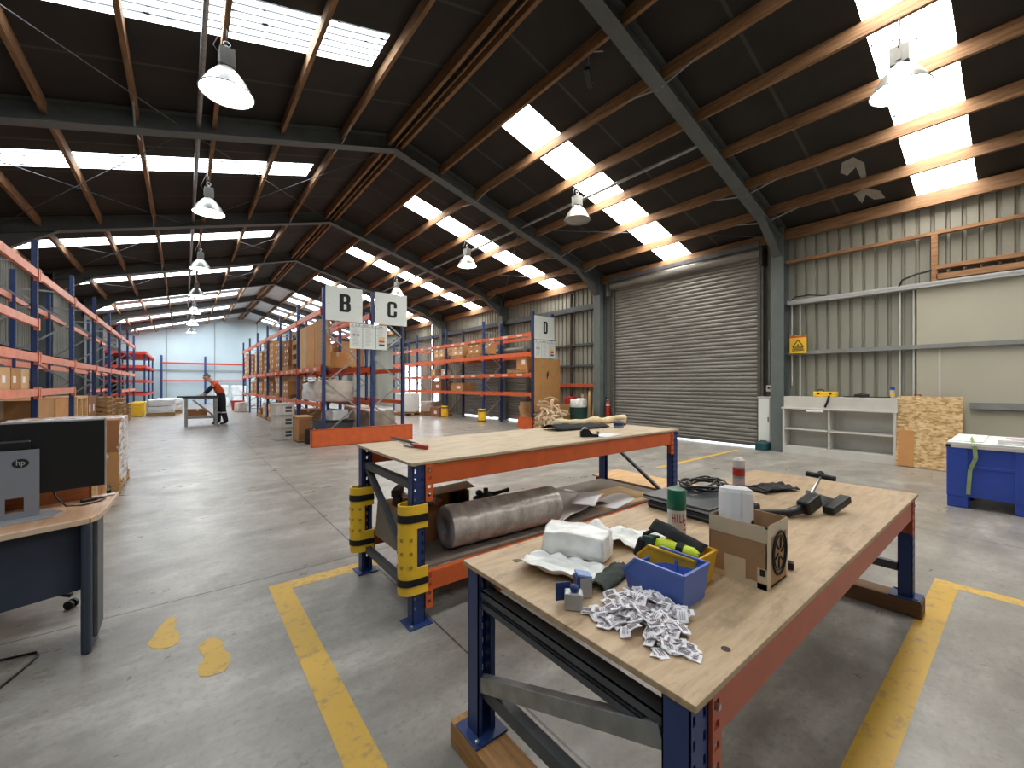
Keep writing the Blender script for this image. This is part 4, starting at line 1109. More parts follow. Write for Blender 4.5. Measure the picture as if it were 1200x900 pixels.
tag(obj('power_cable', g, M['black'], None, loc=(2.46, 1.24, T2 + .0715), smooth=True), 'loose coil of black power cable on the grey laptop', 'cable')
t = thing('power_adaptor', 'black power adaptor with tangled lead by the far edge of the near bench', 'adaptor', (2.55, 1.38, T2), .3)
obj('brick', G().bx(-.06, .06, -.03, .03, 0, .035), M['black'], t, bevel=.008)
obj('lead', G().tube([(.06, 0, .02), (.11, .01, .05), (.06, .02, .075), (-.02, -.01, .06), (-.08, .0, .085), (-.12, -.03, .04)], .006, 6), M['black'], t, smooth=True)
t = sheet('work_cloth', 'black cloth lying flat near the back of the near bench', 'cloth', (3.05, 1.07, T2), math.radians(-20), .30, .15,
      lambda u, v: .006 + .035 * abs(nz(u, v, 3, 12)) + .015 * math.sin(PI * u), 'black_cloth', (22, 12), .004)
t = thing('strapping_tool', 'black and steel strapping tool with a T-handle on the near bench', 'tool', (2.62, .745, T2), math.radians(-14)); t.scale = (1.22, 1.22, 1.22)
obj('body', G().box((0, 0, .05), (.10, .055, .06), mat=Matrix.Rotation(-.35, 3, 'Y')), M['black'], t, bevel=.01)
obj('handle', G().tube([(-.04, 0, .035), (-.12, .02, .018), (-.24, .08, .02), (-.38, .16, .016)], [.02, .018, .014, .016], 10), M['black'], t, smooth=True)
obj('steel_frame', G().bar((.03, -.012, .07), (.16, -.012, .03), .012, .05).bar((.03, .03, .08), (.13, .03, .05), .012, .04), M['galv'], t, bevel=.003)
obj('jaw', G().bar((.07, -.035, .018), (.22, -.03, .055), .045, .034), M['black'], t, bevel=.006)
obj('screw', G().tube([(.03, .01, .08), (.15, .035, .15)], .006, 8), M['zinc'], t)
obj('t_handle', G().tube([(.12, .085, .155), (.18, -.01, .142)], .012, 10).tube([(.145, .04, .148), (.165, .042, .16)], .014, 10), M['black'], t, smooth=False)
t = thing('strapping_tool', 'black lever tool lying between the carton and the steel strapping tool', 'tool', (2.24, .86, T2), math.radians(-30))
obj('lever', G().tube([(-.14, 0, .014), (-.02, .01, .03), (.12, 0, .014)], [.012, .02, .014], 10), M['black'], t, smooth=True); obj('pivot', G().tube([(-.02, -.03, .025), (-.02, .04, .025)], .009, 8), M['zinc'], t)
t = thing('small_block', 'small black block lying on the near bench just right of the carton', 'block', (1.80, .575, T2), .3)
obj('block', G().bx(-.014, .014, -.014, .014, 0, .026), M['black'], t, bevel=.003); obj('stud', G().tube([(0, 0, .026), (0, 0, .03)], .007, 8), M['galv_dark'], t)

# ================================================================== things on the far bench
t = thing('hand_tool', 'red-headed hand tool with a long black handle on the left end of the farther bench', 'tool', (1.37, 2.95, T1), 0)
obj('handle', G().tube([(.03, .42, .012), (.02, .1, .016), (0, -.14, .014)], [.010, .012, .012], 8), M['black'], t, smooth=True)
obj('head', G().bar((-.03, -.06, .014), (.0, -.24, .014), .035, .028), M['red'], t, bevel=.005); obj('grip_tip', G().tube([(.03, .42, .012), (.034, .49, .013)], [.012, .011], 8), M['red'], t)
obj('blade', G().bar((-.045, .02, .008), (-.035, -.12, .008), .05, .008), M['galv'], t)
t = thing('tape_dispenser', 'dark desk tape dispenser on the right part of the farther bench', 'tape dispenser', (2.83, 2.46, T1), math.radians(-38))
obj('base', G().prism([(-.08, 0), (.08, 0), (.08, .022), (.03, .026), (-.01, .07), (-.055, .075), (-.08, .05)], .055, Matrix(((1, 0, 0), (0, 0, 1), (0, 1, 0))), (0, -.0275, 0)), M['black'], t, bevel=.004)
obj('tape_roll', G().tube([(-.035, -.02, .055), (-.035, .02, .055)], .03, 18), M['paper_grey'], t); obj('cutter', G().bx(.068, .084, -.02, .02, .022, .05), M['zinc'], t)
sheet('paper_sheet', 'white sheet of paper beside the tape dispenser on the farther bench', 'paper', (3.02, 2.44, T1), .2, .30, .21, lambda u, v: .002 + .002 * math.sin(PI * u), 'paper', (6, 4), .0008)
t = thing('tape_roll', 'blue and silver roll of tape near the back of the farther bench', 'tape', (3.70, 2.80, T1))
obj('tape_ring', G().lathe([(.036, 0), (.056, 0), (.056, .072), (.036, .072), (.036, 0)], n=24, cap=False), M['silver'], t); obj('band', G().lathe([(.0566, .022), (.0566, .05)], n=24), M['blue'], t)
t = thing('paper_roll', 'long roll of creamy kraft paper along the back edge of the farther bench', 'paper roll', (3.70, 3.16, T1 + .046))
g = G(); g.tube([(-.62 + 1.2 * i / 14, .02 * math.sin(i * .7), .012 * math.sin(i * 1.1)) for i in range(15)], [.036 + .008 * math.sin(i * 1.9) for i in range(15)], 12); obj('roll', g, pm('cream_paper', (226, 206, 164), .75, 0, .12, 6, .4, 9), t, smooth=True)
obj('core', G().tube([(.575, .012, .0), (.60, .012, .0)], .022, 12), M['kraft'], t)
sheet('black_bag', 'flat black bag lying across the back of the farther bench', 'bag', (3.25, 3.0, T1), math.radians(-6), .72, .26,
      lambda u, v: .012 + .045 * math.sin(PI * v) * (1 - .4 * u) + .012 * nz(u, v, 5, 3), 'black_cloth', (26, 12), .005)
t = thing('hand_brush', 'brown wooden-handled brush by the end of the paper roll on the farther bench', 'brush', (3.93, 2.92, T1), .4)
obj('block', G().bx(-.05, .05, -.035, .035, .02, .055), M['kraft'], t, bevel=.01); obj('bristle', G().bx(-.045, .045, -.03, .03, 0, .02), M['dark_timber'], t)

# ================================================================== things on the lower shelf
SZ = .3205
t = thing('film_roll', 'big roll of wrinkled grey plastic film on the lower shelf of the farther bench', 'film roll', (1.40, 2.50, SZ + .150), math.radians(-2.5))
def filmr(i, j): return .143 + .007 * noise.noise(Vector((i * .4, j * .8, 3))) + .003 * noise.noise(Vector((i * 1.7, j * 2.1, 7)))
g = G(); n, K = 40, 30
vs = [(.96 * i / K, filmr(i, 3 * math.cos(2 * PI * j / n)) * math.cos(2 * PI * j / n), filmr(i, 3 * math.sin(2 * PI * j / n)) * math.sin(2 * PI * j / n)) for i in range(K + 1) for j in range(n)]
g.add(vs, [(i * n + j, (i + 1) * n + j, (i + 1) * n + (j + 1) % n, i * n + (j + 1) % n) for i in range(K) for j in range(n)])
obj('film', g, M['film'], t, smooth=True)
for x, s in ((0, -1), (.96, 1)):
    g = G(); m_ = Matrix(((0, 0, s), (1, 0, 0), (0, 1, 0)))
    g.lathe([(.143, -.004), (.136, .004), (.10, .012), (.05, .008), (.045, -.02), (.04, -.05), (0, -.05)], (x, 0, 0), 32, m_, False); obj('film_end', g, M['film_end'], t, smooth=True)
t = thing('carton', 'brown carton standing at the left end of the lower shelf beneath the farther bench', 'carton', (1.30, 2.88, SZ))
obj('box_wall', G().bx(-.15, .15, -.19, .19, 0, .25), M['carton_dark'], t, bevel=.003); obj('flap', G().box((.17, 0, .258), (.06, .36, .004), mat=Matrix.Rotation(-.6, 3, 'Y')), M['carton'], t); obj('packing_tape', G().bx(-.02, .02, -.191, .191, .249, .2515), M['tape'], t)
t = thing('cardboard_sheet', 'flat grey-brown cardboard leaning inside the left end of the farther bench', 'cardboard', (1.19, 2.42, SZ))
obj('sheet', G().box((-.04, .36, .135), (.008, .62, .27), mat=Matrix.Rotation(.08, 3, 'Y')), M['carton_dark'], t); obj('fold', G().box((-.052, .36, .125), (.006, .58, .25), mat=Matrix.Rotation(.08, 3, 'Y')), M['shelf_board'], t)
for a, b, m, lb in (((-.08, -.10, .028), (.02, .12, .03), 'dark_timber', 'dark timber offcut lying low on the carton at the bench end'), ((-.01, -.12, .028), (.04, .10, .03), 'cherry', 'reddish timber offcut on the carton at the bench end'),
                    ((-.07, -.05, .080), (.03, .08, .085), 'dark_timber', 'dark timber offcut lying across the two others at the bench end')):
    tag(obj('timber_offcut', G().bar(a, b, .055, .05), M[m], None, bevel=.004, loc=(1.27, 2.93, SZ + .252)), lb, 'timber', 'offcuts under the farther bench')
t = thing('foil_packet', 'small pale blue packet on the carton behind the front bench leg', 'packet', (1.41, 2.74, SZ + .252), .4)
obj('packet_body', G().box((0, 0, .035), (.05, .07, .07), mat=Matrix.Rotation(.25, 3, 'Y')), M['silver'], t, bevel=.004); obj('packet_label', G().box((0, -.037, .035), (.03, .002, .04)), M['paper'], t)
t = thing('carton', 'low brown carton behind the film roll under the open box', 'carton', (1.66, 2.92, SZ))
obj('box_wall', G().bx(-.17, .17, -.15, .15, 0, .13), M['carton_dark'], t, bevel=.003); obj('packing_tape', G().bx(-.17, .17, -.02, .02, .129, .1312), M['tape'], t)
t = thing('open_box', 'dark open-ended box standing on a low carton behind the film roll', 'box', (1.66, 2.88, SZ + .132), math.radians(-14))
g = G(); tt = .008
g.bx(-.13, .13, -.09, .09, 0, tt).bx(-.13, .13, -.09, -.09 + tt, 0, .05).bx(-.13, .13, .09 - tt, .09, 0, .16).bx(-.13, -.13 + tt, -.09, .09, 0, .16).bx(.13 - tt, .13, -.09, .09, 0, .16).bx(-.13, -.04, -.09, -.09 + tt, 0, .16)
obj('box_wall', g, M['carton'], t); obj('lid', G().box((0.01, 0, .172), (.32, .2, .006), mat=Matrix.Rotation(-.10, 3, 'Y')), M['carton_pale'], t); obj('divider', G().bx(.04, .048, -.08, .08, .01, .15), M['dark_timber'], t)
t = thing('hand_grinder', 'dark teal power tool with a cable behind the film roll under the bench', 'power tool', (2.02, 2.92, SZ + .155))
obj('motor', G().tube([(-.10, 0, 0), (-.03, 0, .012), (.06, 0, .016)], [.03, .04, .034], 14), M['teal_tool'], t, smooth=True); obj('grip', G().tube([(.06, 0, .016), (.2, .02, .02), (.27, .02, .024)], [.02, .016, .02], 10), M['black'], t, smooth=True)
obj('knob', G().lathe([(.02, .03), (.03, .05), (.026, .07), (0, .08)], (-.06, 0, 0), 14), M['teal_tool'], t, smooth=True); obj('trigger', G().box((.01, 0, .062), (.035, .03, .05)), M['teal_tool'], t, bevel=.006)
t = thing('carton', 'plain low carton the teal power tool rests on', 'carton', (2.05, 2.93, SZ))
obj('box_wall', G().bx(-.2, .2, -.14, .14, 0, .112), M['carton'], t, bevel=.003); obj('flap_seam', G().bx(-.2, .2, -.002, .002, .112, .1135), M['tape'], t)
# paper and plastic sheets on the right of the lower shelf
sheet('plastic_sheet', 'large rumpled pinkish-grey printed plastic sheet on the lower shelf', 'plastic sheet', (2.75, 2.72, SZ), math.radians(8), .95, .62,
      lambda u, v: .012 + .10 * math.sin(PI * min(1, u * 1.05)) * (.55 + .45 * v) + .03 * nz(u, v, 4, 6), 'paper_grey', (34, 24), .002)
sheet('paper_sheet', 'white printed sheet folded at the front right of the lower shelf', 'paper', (2.80, 2.44, SZ + .10), math.radians(28), .42, .20,
      lambda u, v: .02 + .025 * math.sin(PI * u) , 'paper', (12, 6), .0015)
sheet('paper_sheet', 'second white sheet overlapping the folded one toward the right end of the shelf', 'paper', (3.22, 2.50, SZ + .004), math.radians(12), .44, .26,
      lambda u, v: .004 + .03 * math.sin(PI * v) * u, 'paper', (12, 8), .0015)
sheet('cardboard_sheet', 'brown cardboard sheet flat under the papers on the lower shelf', 'cardboard', (3.35, 2.62, SZ), math.radians(-4), .8, .5,
      lambda u, v: .003, 'kraft', (4, 4), .003)
# ================================================================== computer desk, left
dk = thing('computer_desk', 'computer desk with a beech top and dark navy panels at the left edge', 'desk', (-.40, 3.15, 0))
poly = [(0, 0), (.012, .0), (.030, .06), (.048, .25), (.058, .66), (-1.6, .26), (-1.6, -.56)]
obj('desk_top', G().prism(poly, .024, None, (0, 0, .703)), M['desk_top'], dk)
g = G(); edge = [Vector((x, y, .7165)) for x, y in [(-1.6, -.56), (0, 0), (.030, .06), (.048, .25), (.058, .66)]]
for a, b in zip(edge[:-1], edge[1:]): g.bar(a, b, .012, .030)
obj('edge_strip', g, M['desk_edge'], dk, bevel=.003)
u = Vector((-.944, -.33, 0)); v = Vector((-.33, .944, 0))
a = Vector((-.01, .03, 0)); b = a + u * 1.5
obj('modesty_panel', G().bar(a + v * .05 + Vector((0, 0, .52)), b + v * .05 + Vector((0, 0, .52)), .02, .37), M['navy_panel'], dk, bevel=.002)
obj('leg_panel', G().bx(-.030, .012, .0, .26, 0, .703), M['navy_leg'], dk, bevel=.012); obj('leg_panel', G().bx(.010, .030, .06, .27, 0.06, .703), M['galv_dark'], dk, bevel=.004)
obj('leg_panel', G().box((-1.45, -.35, .35), (.04, .30, .703), rot=.33), M['navy_leg'], dk, bevel=.01)
# monitor seen from behind
mo = thing('monitor', 'black computer monitor seen from behind, with a silver stand', 'monitor', (-.70, 3.36, .7272), math.radians(14))
obj('base_plate', G().prism([(-.25, -.10), (.13, -.10), (.175, .0), (.12, .14), (-.25, .14)], .008), M['silver_trim'], mo, bevel=.002)
g = G(); w0, w1 = -.22, .085
fr = .002
for (x0, x1, z0, z1) in ((w0, w1, .14, .36), (w0, -.035, .0, .14), (.03, w1, .0, .14), (-.035, .03, .11, .14), (-.035, .03, .0, .03)): g.bx(x0, x1, -.012, .012, .008 + z0, .008 + z1)
obj('stand_plate', g, M['silver'], mo)
scr = obj('screen_casing', G().bx(-.50, .352, .06, .085, .112, .508), M['screen_back'], mo, bevel=.004)
obj('back_bulge', G().bx(-.26, .06, .03, .062, .17, .42), M['screen_back'], mo, bevel=.012)
obj('silver_rim', G().bx(-.50, .355, .058, .092, .506, .514).bx(.350, .357, .058, .092, .110, .514), M['silver_trim'], mo)
lg = obj('logo', G().lathe([(1, 0), (1, .002)], (0, 0, 0), 32, Matrix(((.030, 0, 0), (0, 0, -1), (0, .024, 0)))), M['ink'], mo, loc=(.018, -.0125, .30))
text('hp', .040, M['silver_trim'], lg, (0.0, -.0026, .003), (PI / 2, 0, 0), .85, .0004, 'logo_lettering')
for x in (-.035,): pass
# wooden riser, lead, papers
t = thing('wooden_riser', 'reddish-brown wooden box on the desk behind the monitor', 'box', (-.455, 3.71, .7272), math.radians(13))
g = G().bx(-.75, 0, 0, .015, 0, .19).bx(-.75, 0, .165, .18, 0, .19).bx(-.015, 0, 0, .18, 0, .19).bx(-.75, -.735, 0, .18, 0, .19); obj('box_side', g, M['cherry'], t, bevel=.002)
obj('box_top', G().bx(-.75, 0, 0, .18, .19, .205), M['cherry'], t, bevel=.002)
pts = [(-.60, 3.50, .90), (-.575, 3.49, .80), (-.53, 3.47, .745), (-.47, 3.50, .733), (-.40, 3.56, .733), (-.385, 3.63, .733), (-.42, 3.66, .734), (-.47, 3.62, .734)]
g = G(); g.tube(pts, .0045, 8); tag(obj('screen_lead', g, M['black'], None, smooth=True), 'thin black lead running from the monitor across the desk', 'cable')
t = thing('cable_plug', 'black cable plug lying on the desk by the wooden box', 'plug', (-.45, 3.62, .7272), .5); obj('plug_body', G().bx(-.045, .03, -.012, .012, 0, .018), M['black'], t, bevel=.004); obj('strain_relief', G().tube([(.03, 0, .009), (.06, .004, .007)], [.007, .004], 8), M['black'], t)
sheet('paper_sheet', 'small white paper slip on the far corner of the desk', 'paper', (-.385, 3.74, .7272), .3, .07, .05, lambda u, v: .003 + .004 * u, 'paper', (6, 4), .0008)
# floor lead
g = G(); g.tube([(-1.05, 3.25, .006), (-.76, 3.36, .006), (-.62, 3.34, .006), (-.605, 3.29, .006), (-.63, 3.2, .006), (-.69, 3.04, .006), (-.80, 2.9, .006)], .006, 8)
tag(obj('floor_lead', g, M['black'], None, smooth=True), 'black power lead looping on the floor under the desk', 'cable')
# office chair behind the desk
ch = thing('office_chair', 'dark swivel chair on a five-star base tucked behind the desk', 'chair', (-.84, 4.02, 0), .25)
for k_ in range(5):
    a = k_ * 2 * PI / 5 + .5; c_, s_ = math.cos(a), math.sin(a)
    lg_ = obj('base_arm', G().tube([(.03 * c_, .03 * s_, .14), (.16 * c_, .16 * s_, .125), (.31 * c_, .31 * s_, .085)], [.026, .022, .016], 8), M['black'], ch, smooth=True)
    g = G()
    for q in (-.016, .016): g.tube([(.31 * c_ - s_ * (q - .008), .31 * s_ + c_ * (q - .008), .028), (.31 * c_ - s_ * (q + .008), .31 * s_ + c_ * (q + .008), .028)], .028, 14)
    obj('caster', g, M['black'], lg_)
obj('gas_column', G().tube([(0, 0, .12), (0, 0, .40)], .028, 12), M['black'], ch)
obj('seat', G().bx(-.24, .24, -.24, .24, .41, .49), M['black_cloth'], ch, bevel=.035); obj('backrest', G().box((0, .27, .72), (.42, .06, .40), mat=Matrix.Rotation(-.12, 3, 'X')), M['black_cloth'], ch, bevel=.025)
obj('back_stem', G().tube([(0, .18, .42), (0, .27, .44), (0, .29, .6)], .018, 8), M['black'], ch)

# ================================================================== wrapped pallet behind the desk
pallet(-1.20, 8.1, 0, 'pallet under the clear-wrapped cartons beyond the desk', 1.2, 1.1, None, PI / 2)
for i in range(2):
    for j in range(2):
        for q in range(2):
            carton(-1.46 + .53 * i, 7.8 + .59 * j, PZ + .42 * q, .52, .58, .418, ('carton_pale', 'carton', 'carton_dark')[(i + j + q) % 3], 'carton in the clear-wrapped load beyond the desk, %s column, %s row, %s layer' % (('left', 'right')[i], ('near', 'far')[j], ('lower', 'upper')[q]))
g = pillow(1.13, 1.24, .985, .018, 11, 16, sc=5)
o = obj('stretch_wrap', g, M['wrap'], None, loc=(-1.20, 8.1, .012), smooth=True); tag(o, 'clear stretch wrap around the carton load beyond the desk', 'stretch wrap')
t = thing('carton', 'pale timber-edged carton beside the wrapped load, just beyond the monitor', 'carton', (-1.14, 6.85, 0))
obj('box_body', G().bx(-.42, .36, -.34, .34, .06, .95), M['carton_dark'], t, bevel=.004)
g = G()
for x in (-.42, .36):
    for y in (-.34, .34): g.box((x, y, .50), (.05, .05, .96))
for y in (-.34, .34):
    for z in (.07, .96): g.box((-.03, y, z), (.80, .045, .05))
for x in (-.42, .36):
    for z in (.07, .96): g.box((x, 0, z), (.045, .70, .05))
obj('timber_edge', g, M['ply'], t); obj('bearer', G().bx(-.4, .34, -.3, -.2, 0, .05).bx(-.4, .34, .2, .3, 0, .05), M['pallet'], t)

# ================================================================== pendant lamps
def lamp_meshes():
    n = 32; out = {}
    out['reflector'] = G().lathe([(.275, .0), (.268, .012), (.245, .06), (.19, .16), (.12, .25), (.085, .285), (.075, .30)], n=n, cap=False)
    out['gear'] = G().bx(-.075, .075, -.085, .085, .30, .50).bx(-.085, .085, -.02, .02, .33, .47)
    return out
_lm = lamp_meshes()
refl = _lm['reflector'].mesh('reflector', M['lamp_body']); refl.polygons.foreach_set('use_smooth', [True] * len(refl.polygons))
gear = _lm['gear'].mesh('gear_box', M['lamp_gear'])
gl_on = G().lathe([(0, -.012), (.15, -.006), (.262, .012)], n=32).mesh('lamp_glass', M['lamp_on']); gl_off = G().lathe([(0, -.02), (.15, -.012), (.262, .012)], n=32).mesh('lamp_glass', M['lamp_off'])
rim = G().tube([(.272 * math.cos(2 * PI * i / 32), .272 * math.sin(2 * PI * i / 32), .004) for i in range(32)], .008, 6, closed=True).mesh('rim', M['lamp_body'])
def lamp(x, y, z, on, label):
    t = thing('pendant_lamp', label, 'lamp', (x, y, z))
    obj('reflector', refl, None, t); obj('gear_box', gear, None, t); obj('lamp_glass', gl_on if on else gl_off, None, t); obj('rim', rim, None, t)
    up = zb(x) - z
    g = G().tube([(0, 0, .50), (0, 0, .56)], .02, 8); g.tube([(.035 * math.cos(a) , 0, .585 + .03 * math.sin(a)) for a in [2 * PI * i / 12 for i in range(12)]], .006, 6, closed=True); obj('hook', g, M['galv'], t)
    g = G().tube([(0, 0, .61), (0, 0, up)], .006, 6); g.tube([(-.09, 0, .46), (-.13, 0, .52), (-.10, .0, .60), (-.04, 0, up)], .005, 6); obj('supply_wire', g, M['galv_dark'], t, smooth=True)
    return t
for i, (y, z) in enumerate(((5.9, 4.86), (10.3, 4.88), (15.4, 4.86), (20.0, 4.84), (24.8, 4.82), (29.6, 4.80), (34.2, 4.80))): lamp(.40, y, z, True, 'lit bell-shaped lamp hanging under the left roof slope, %s from the near end' % ORD[i])
for i, (y, z) in enumerate(((.96, 4.84), (5.98, 4.90), (10.3, 4.9), (15.4, 4.9), (20.2, 4.86), (25.2, 4.84))):
    lamp(6.5, y, z, i != 1, ('unlit grey bell-shaped lamp hanging under the right roof slope' if i == 1 else 'lit bell-shaped lamp hanging under the right roof slope, %s from the near end' % ORD[i]))
t = thing('roof_sensor', 'black floodlight-shaped sensor hanging on a thin rod below the roof', 'sensor', (4.59, 4.0, 5.87))
obj('housing', G().box((-.03, -.03, -.02), (.28, .08, .07), mat=Matrix.Rotation(.5, 3, 'Z') @ Matrix.Rotation(.35, 3, 'Y')), M['black'], t, bevel=.012)
obj('lens', G().box((.06, .0, -.045), (.03, .05, .03), rot=.5), M['white'], t); obj('rod', G().tube([(0, 0, .02), (0, 0, zb(4.59) - 5.87)], .008, 8), M['galv'], t); obj('bracket', G().bar((0, 0, .40), (.16, -.14, .40), .02, .03), M['galv'], t)

# ================================================================== right wall furniture
t = thing('storage_counter', 'long low white shelf counter against the ribbed wall', 'counter', (9.92, 1.52, 0))
Lc = 1.78
g = G().bx(0, .40, 0, .035, 0, .93).bx(0, .40, Lc - .035, Lc, 0, .93).bx(.38, .40, 0, Lc, 0, .93); obj('carcass', g, M['white'], t, bevel=.002)
obj('counter_top', G().bx(-.01, .40, -.02, Lc + .02, .93, .965), M['white'], t, bevel=.003); obj('upstand', G().bx(.02, .05, -.02, Lc - .02, .965, 1.165).bx(.02, .4, -.02, Lc - .02, 1.165, 1.19), M['white'], t, bevel=.002)
obj('shelf', G().bx(.01, .38, .035, Lc - .035, .50, .525), M['white'], t); obj('kick_board', G().bx(.012, .38, .035, Lc - .035, .0, .16), M['white'], t); obj('divider', G().bx(.01, .38, Lc * .55 - .012, Lc * .55 + .012, .16, .93), M['white'], t)
t = thing('handle_strip', 'white rolled strip stuck under the counter edge', 'strip', (9.90, 2.72, .90)); obj('strip', G().tube([(0, -.14, 0), (0, .14, 0)], .022, 10), M['paper'], t); obj('end_cap', G().tube([(0, .14, 0), (0, .15, 0)], .024, 10), M['galv'], t)
t = thing('osb_board', 'speckled strand board sheet leaning beside the white counter', 'board', (9.86, .72, 0)); obj('sheet', G().box((.11, .40, .62), (.018, .80, 1.24), mat=Matrix.Rotation(.13, 3, 'Y')), M['osb'], t); obj('offcut', G().box((.052, .67, .33), (.012, .2, .62), mat=Matrix.Rotation(.13, 3, 'Y')), M['carton_orange'], t)
TC = 1.192
t = thing('tool_case', 'yellow tool case with a black handle on top of the white counter', 'tool case', (10.12, 2.60, TC)); obj('case_body', G().bx(-.08, .08, -.19, .19, 0, .105), M['yellow'], t, bevel=.015); obj('lid_catch', G().bx(-.088, -.078, -.12, -.08, .05, .09).bx(-.088, -.078, .08, .12, .05, .09), M['black'], t); obj('handle', G().tube([(0, .02, .10), (0, .04, .14), (0, .12, .14), (0, .14, .10)], .012, 8), M['black'], t)
g = G(); g.tube([(10.02, 2.52, TC + .01), (9.93, 2.50, TC + .005), (9.915, 2.52, TC - .1), (9.92, 2.56, TC - .2)], .018, 6); tag(obj('cloth_strap', g, M['black_cloth'], None, smooth=True), 'black strap hanging over the front of the white counter', 'strap')
t = thing('power_drill', 'dark power tool lying on the middle of the white counter', 'power tool', (10.10, 2.06, TC)); obj('motor', G().tube([(0, -.14, .035), (0, -.02, .04), (0, .08, .035)], [.03, .042, .025], 12), M['black'], t, smooth=True); obj('grip', G().bar((0, -.06, .03), (-.07, -.12, .02), .035, .03), M['black'], t, bevel=.008)
g = G(); g.tube([(10.08, 2.30, TC + .012), (10.05, 2.2, TC + .012), (10.1, 1.9, TC + .012), (10.04, 1.75, TC + .012), (10.1, 1.62, TC + .012)], .011, 6); tag(obj('tool_lead', g, M['black'], None, smooth=True), 'black lead trailing along the top of the white counter', 'cable')
t = thing('spray_can', 'blue-topped spray can at the right end of the white counter', 'spray can', (10.14, 1.60, TC)); obj('can_body', G().lathe([(.033, 0), (.035, .004), (.035, .14), (.03, .15)], n=16), M['can_white'], t); obj('cap', G().lathe([(.034, .148), (.034, .2), (.02, .21), (0, .21)], n=16), M['bin_blue'], t); obj('label_band', G().lathe([(.0355, .04), (.0355, .08)], n=16), M['yellow'], t)
t = thing('clamp', 'small dark red clamp on the strand board top', 'clamp', (10.12, 1.30, 1.10)); obj('frame', G().tube([(0, 0, 0), (0, 0, .16), (0, -.07, .16), (0, -.07, .12)], .014, 8), M['red'], t); obj('screw', G().tube([(0, -.07, .02), (0, -.07, .12)], .008, 8), M['dark_timber'], t)
# wall sign, conduits, switchboard
t = thing('warning_sign', 'yellow square warning sign with a black triangle hanging on the wall rail', 'sign', (10.185, 3.095, 2.10))
obj('board', G().bx(-.006, .006, -.155, .155, 0, .385), M['yellow'], t, bevel=.002)
mx = Matrix(((0, 0, -1), (-1, 0, 0), (0, 1, 0)))
tri = [(-.10, 0), (.10, 0), (0, .15)]
g = G()
for a, b in ((0, 1), (1, 2), (2, 0)): g.bar((-.0075, -tri[a][0], .13 + tri[a][1]), (-.0075, -tri[b][0], .13 + tri[b][1]), .016, .002, (1, 0, 0))
g.lathe([(.016, 0), (.016, .002)], (-.0065, 0, .175), 12, Matrix(((0, 0, -1), (1, 0, 0), (0, 1, 0))))
obj('warning_symbol', g, M['ink'], t)
g = G()
for z, l in ((.05, .11), (.075, .11), (.10, .09)): g.bx(-.0078, -.006, -l, l, z, z + .014)
obj('print', g, M['dark_timber'], t); obj('header_band', G().bx(-.0078, -.006, -.155, .155, .33, .375), M['orange'], t)
for y in (-.09, .09): obj('clip', G().tube([(-.012, y, .365), (.01, y, .40)], .008, 6), M['black'], t)
for y, z0, z1, nm in ((3.24, 1.42, 3.16, 'white conduit nearest the steel column'), (3.09, 1.20, 3.16, 'white conduit second from the steel column'), (1.52, 1.22, 3.15, 'white conduit left of the cream lining'), (1.34, 1.22, 3.15, 'white conduit on the edge of the cream lining')):
    struct('conduit_trim', G().tube([(10.29, y, z0), (10.29, y, z1)], .013, 8), M['conduit_white'], nm, 'conduit')
g = G().tube([(10.2, 3.25, 3.22), (10.2, 3.15, 3.3), (10.2, 2.9, 3.3), (10.2, 2.6, 3.24)], .014, 6); struct('cable_trim', g, M['black'], 'black cable looping over the bright rail by the column', 'cable', smooth=True)
g = G().tube([(10.2, 1.52, 3.22), (10.2, 1.48, 3.33), (10.2, 1.3, 3.40), (10.2, 1.1, 3.43)], .016, 6); struct('cable_trim', g, M['black'], 'black cable rising to the timber lintel', 'cable', smooth=True)
t = thing('electrical_cabinet', 'white narrow cabinet between the roller door and the steel column', 'cabinet', (10.18, 3.705, .17)); obj('cabinet_body', G().bx(-.10, .12, -.12, .13, 0, .98), M['white'], t, bevel=.006); obj('door_panel', G().bx(-.106, -.10, -.1, .11, .03, .95), M['white_sign'], t, bevel=.002); obj('lid', G().bx(-.115, .13, -.13, .14, .98, 1.0), M['white'], t); obj('door_handle', G().bx(-.12, -.106, -.085, -.07, .45, .55), M['galv_dark'], t)
t = thing('door_control', 'grey door control box with a round button above the white cabinet', 'control box', (10.3, 3.68, 1.28)); obj('box_body', G().bx(-.05, .05, -.05, .05, 0, .14), M['paper_grey'], t, bevel=.006); obj('button', G().tube([(-.055, 0, .08), (-.07, 0, .08)], .022, 12), M['black'], t); obj('conduit', G().tube([(0, 0, .14), (0, 0, 1.15)], .022, 8), M['galv'], t)
t = thing('tool_box', 'dark teal machine box on the floor under the white cabinet', 'machine', (10.0, 3.70, 0)); obj('box_body', G().bx(-.13, .12, -.11, .12, .0, .165), M['teal_tool'], t, bevel=.015); obj('handle', G().tube([(0, -.07, .16), (0, -.05, .2), (0, .05, .2), (0, .07, .16)], .01, 8), M['black'], t)
t = thing('fire_extinguisher', 'red fire extinguisher hanging beside the steel column left of the roller door', 'fire extinguisher', (10.22, 8.13, .38)); obj('cylinder', G().lathe([(.05, 0), (.068, .02), (.07, .05), (.07, .44), (.05, .52), (.025, .55)], n=20), M['red'], t, smooth=True)
obj('valve', G().lathe([(.025, .55), (.03, .58), (.02, .62), (0, .63)], n=12), M['zinc'], t); obj('handle', G().bar((-.02, .0, .62), (-.12, .02, .66), .02, .02), M['black'], t); obj('label_band', G().lathe([(.0708, .40), (.0708, .50 - .06)], n=20), M['white'], t); obj('hose', G().tube([(-.02, .02, .58), (-.09, .05, .5), (-.085, .05, .2)], .012, 6), M['black'], t, smooth=True); obj('bracket', G().bx(.05, .14, -.05, .05, .25, .29), M['galv_dark'], t)
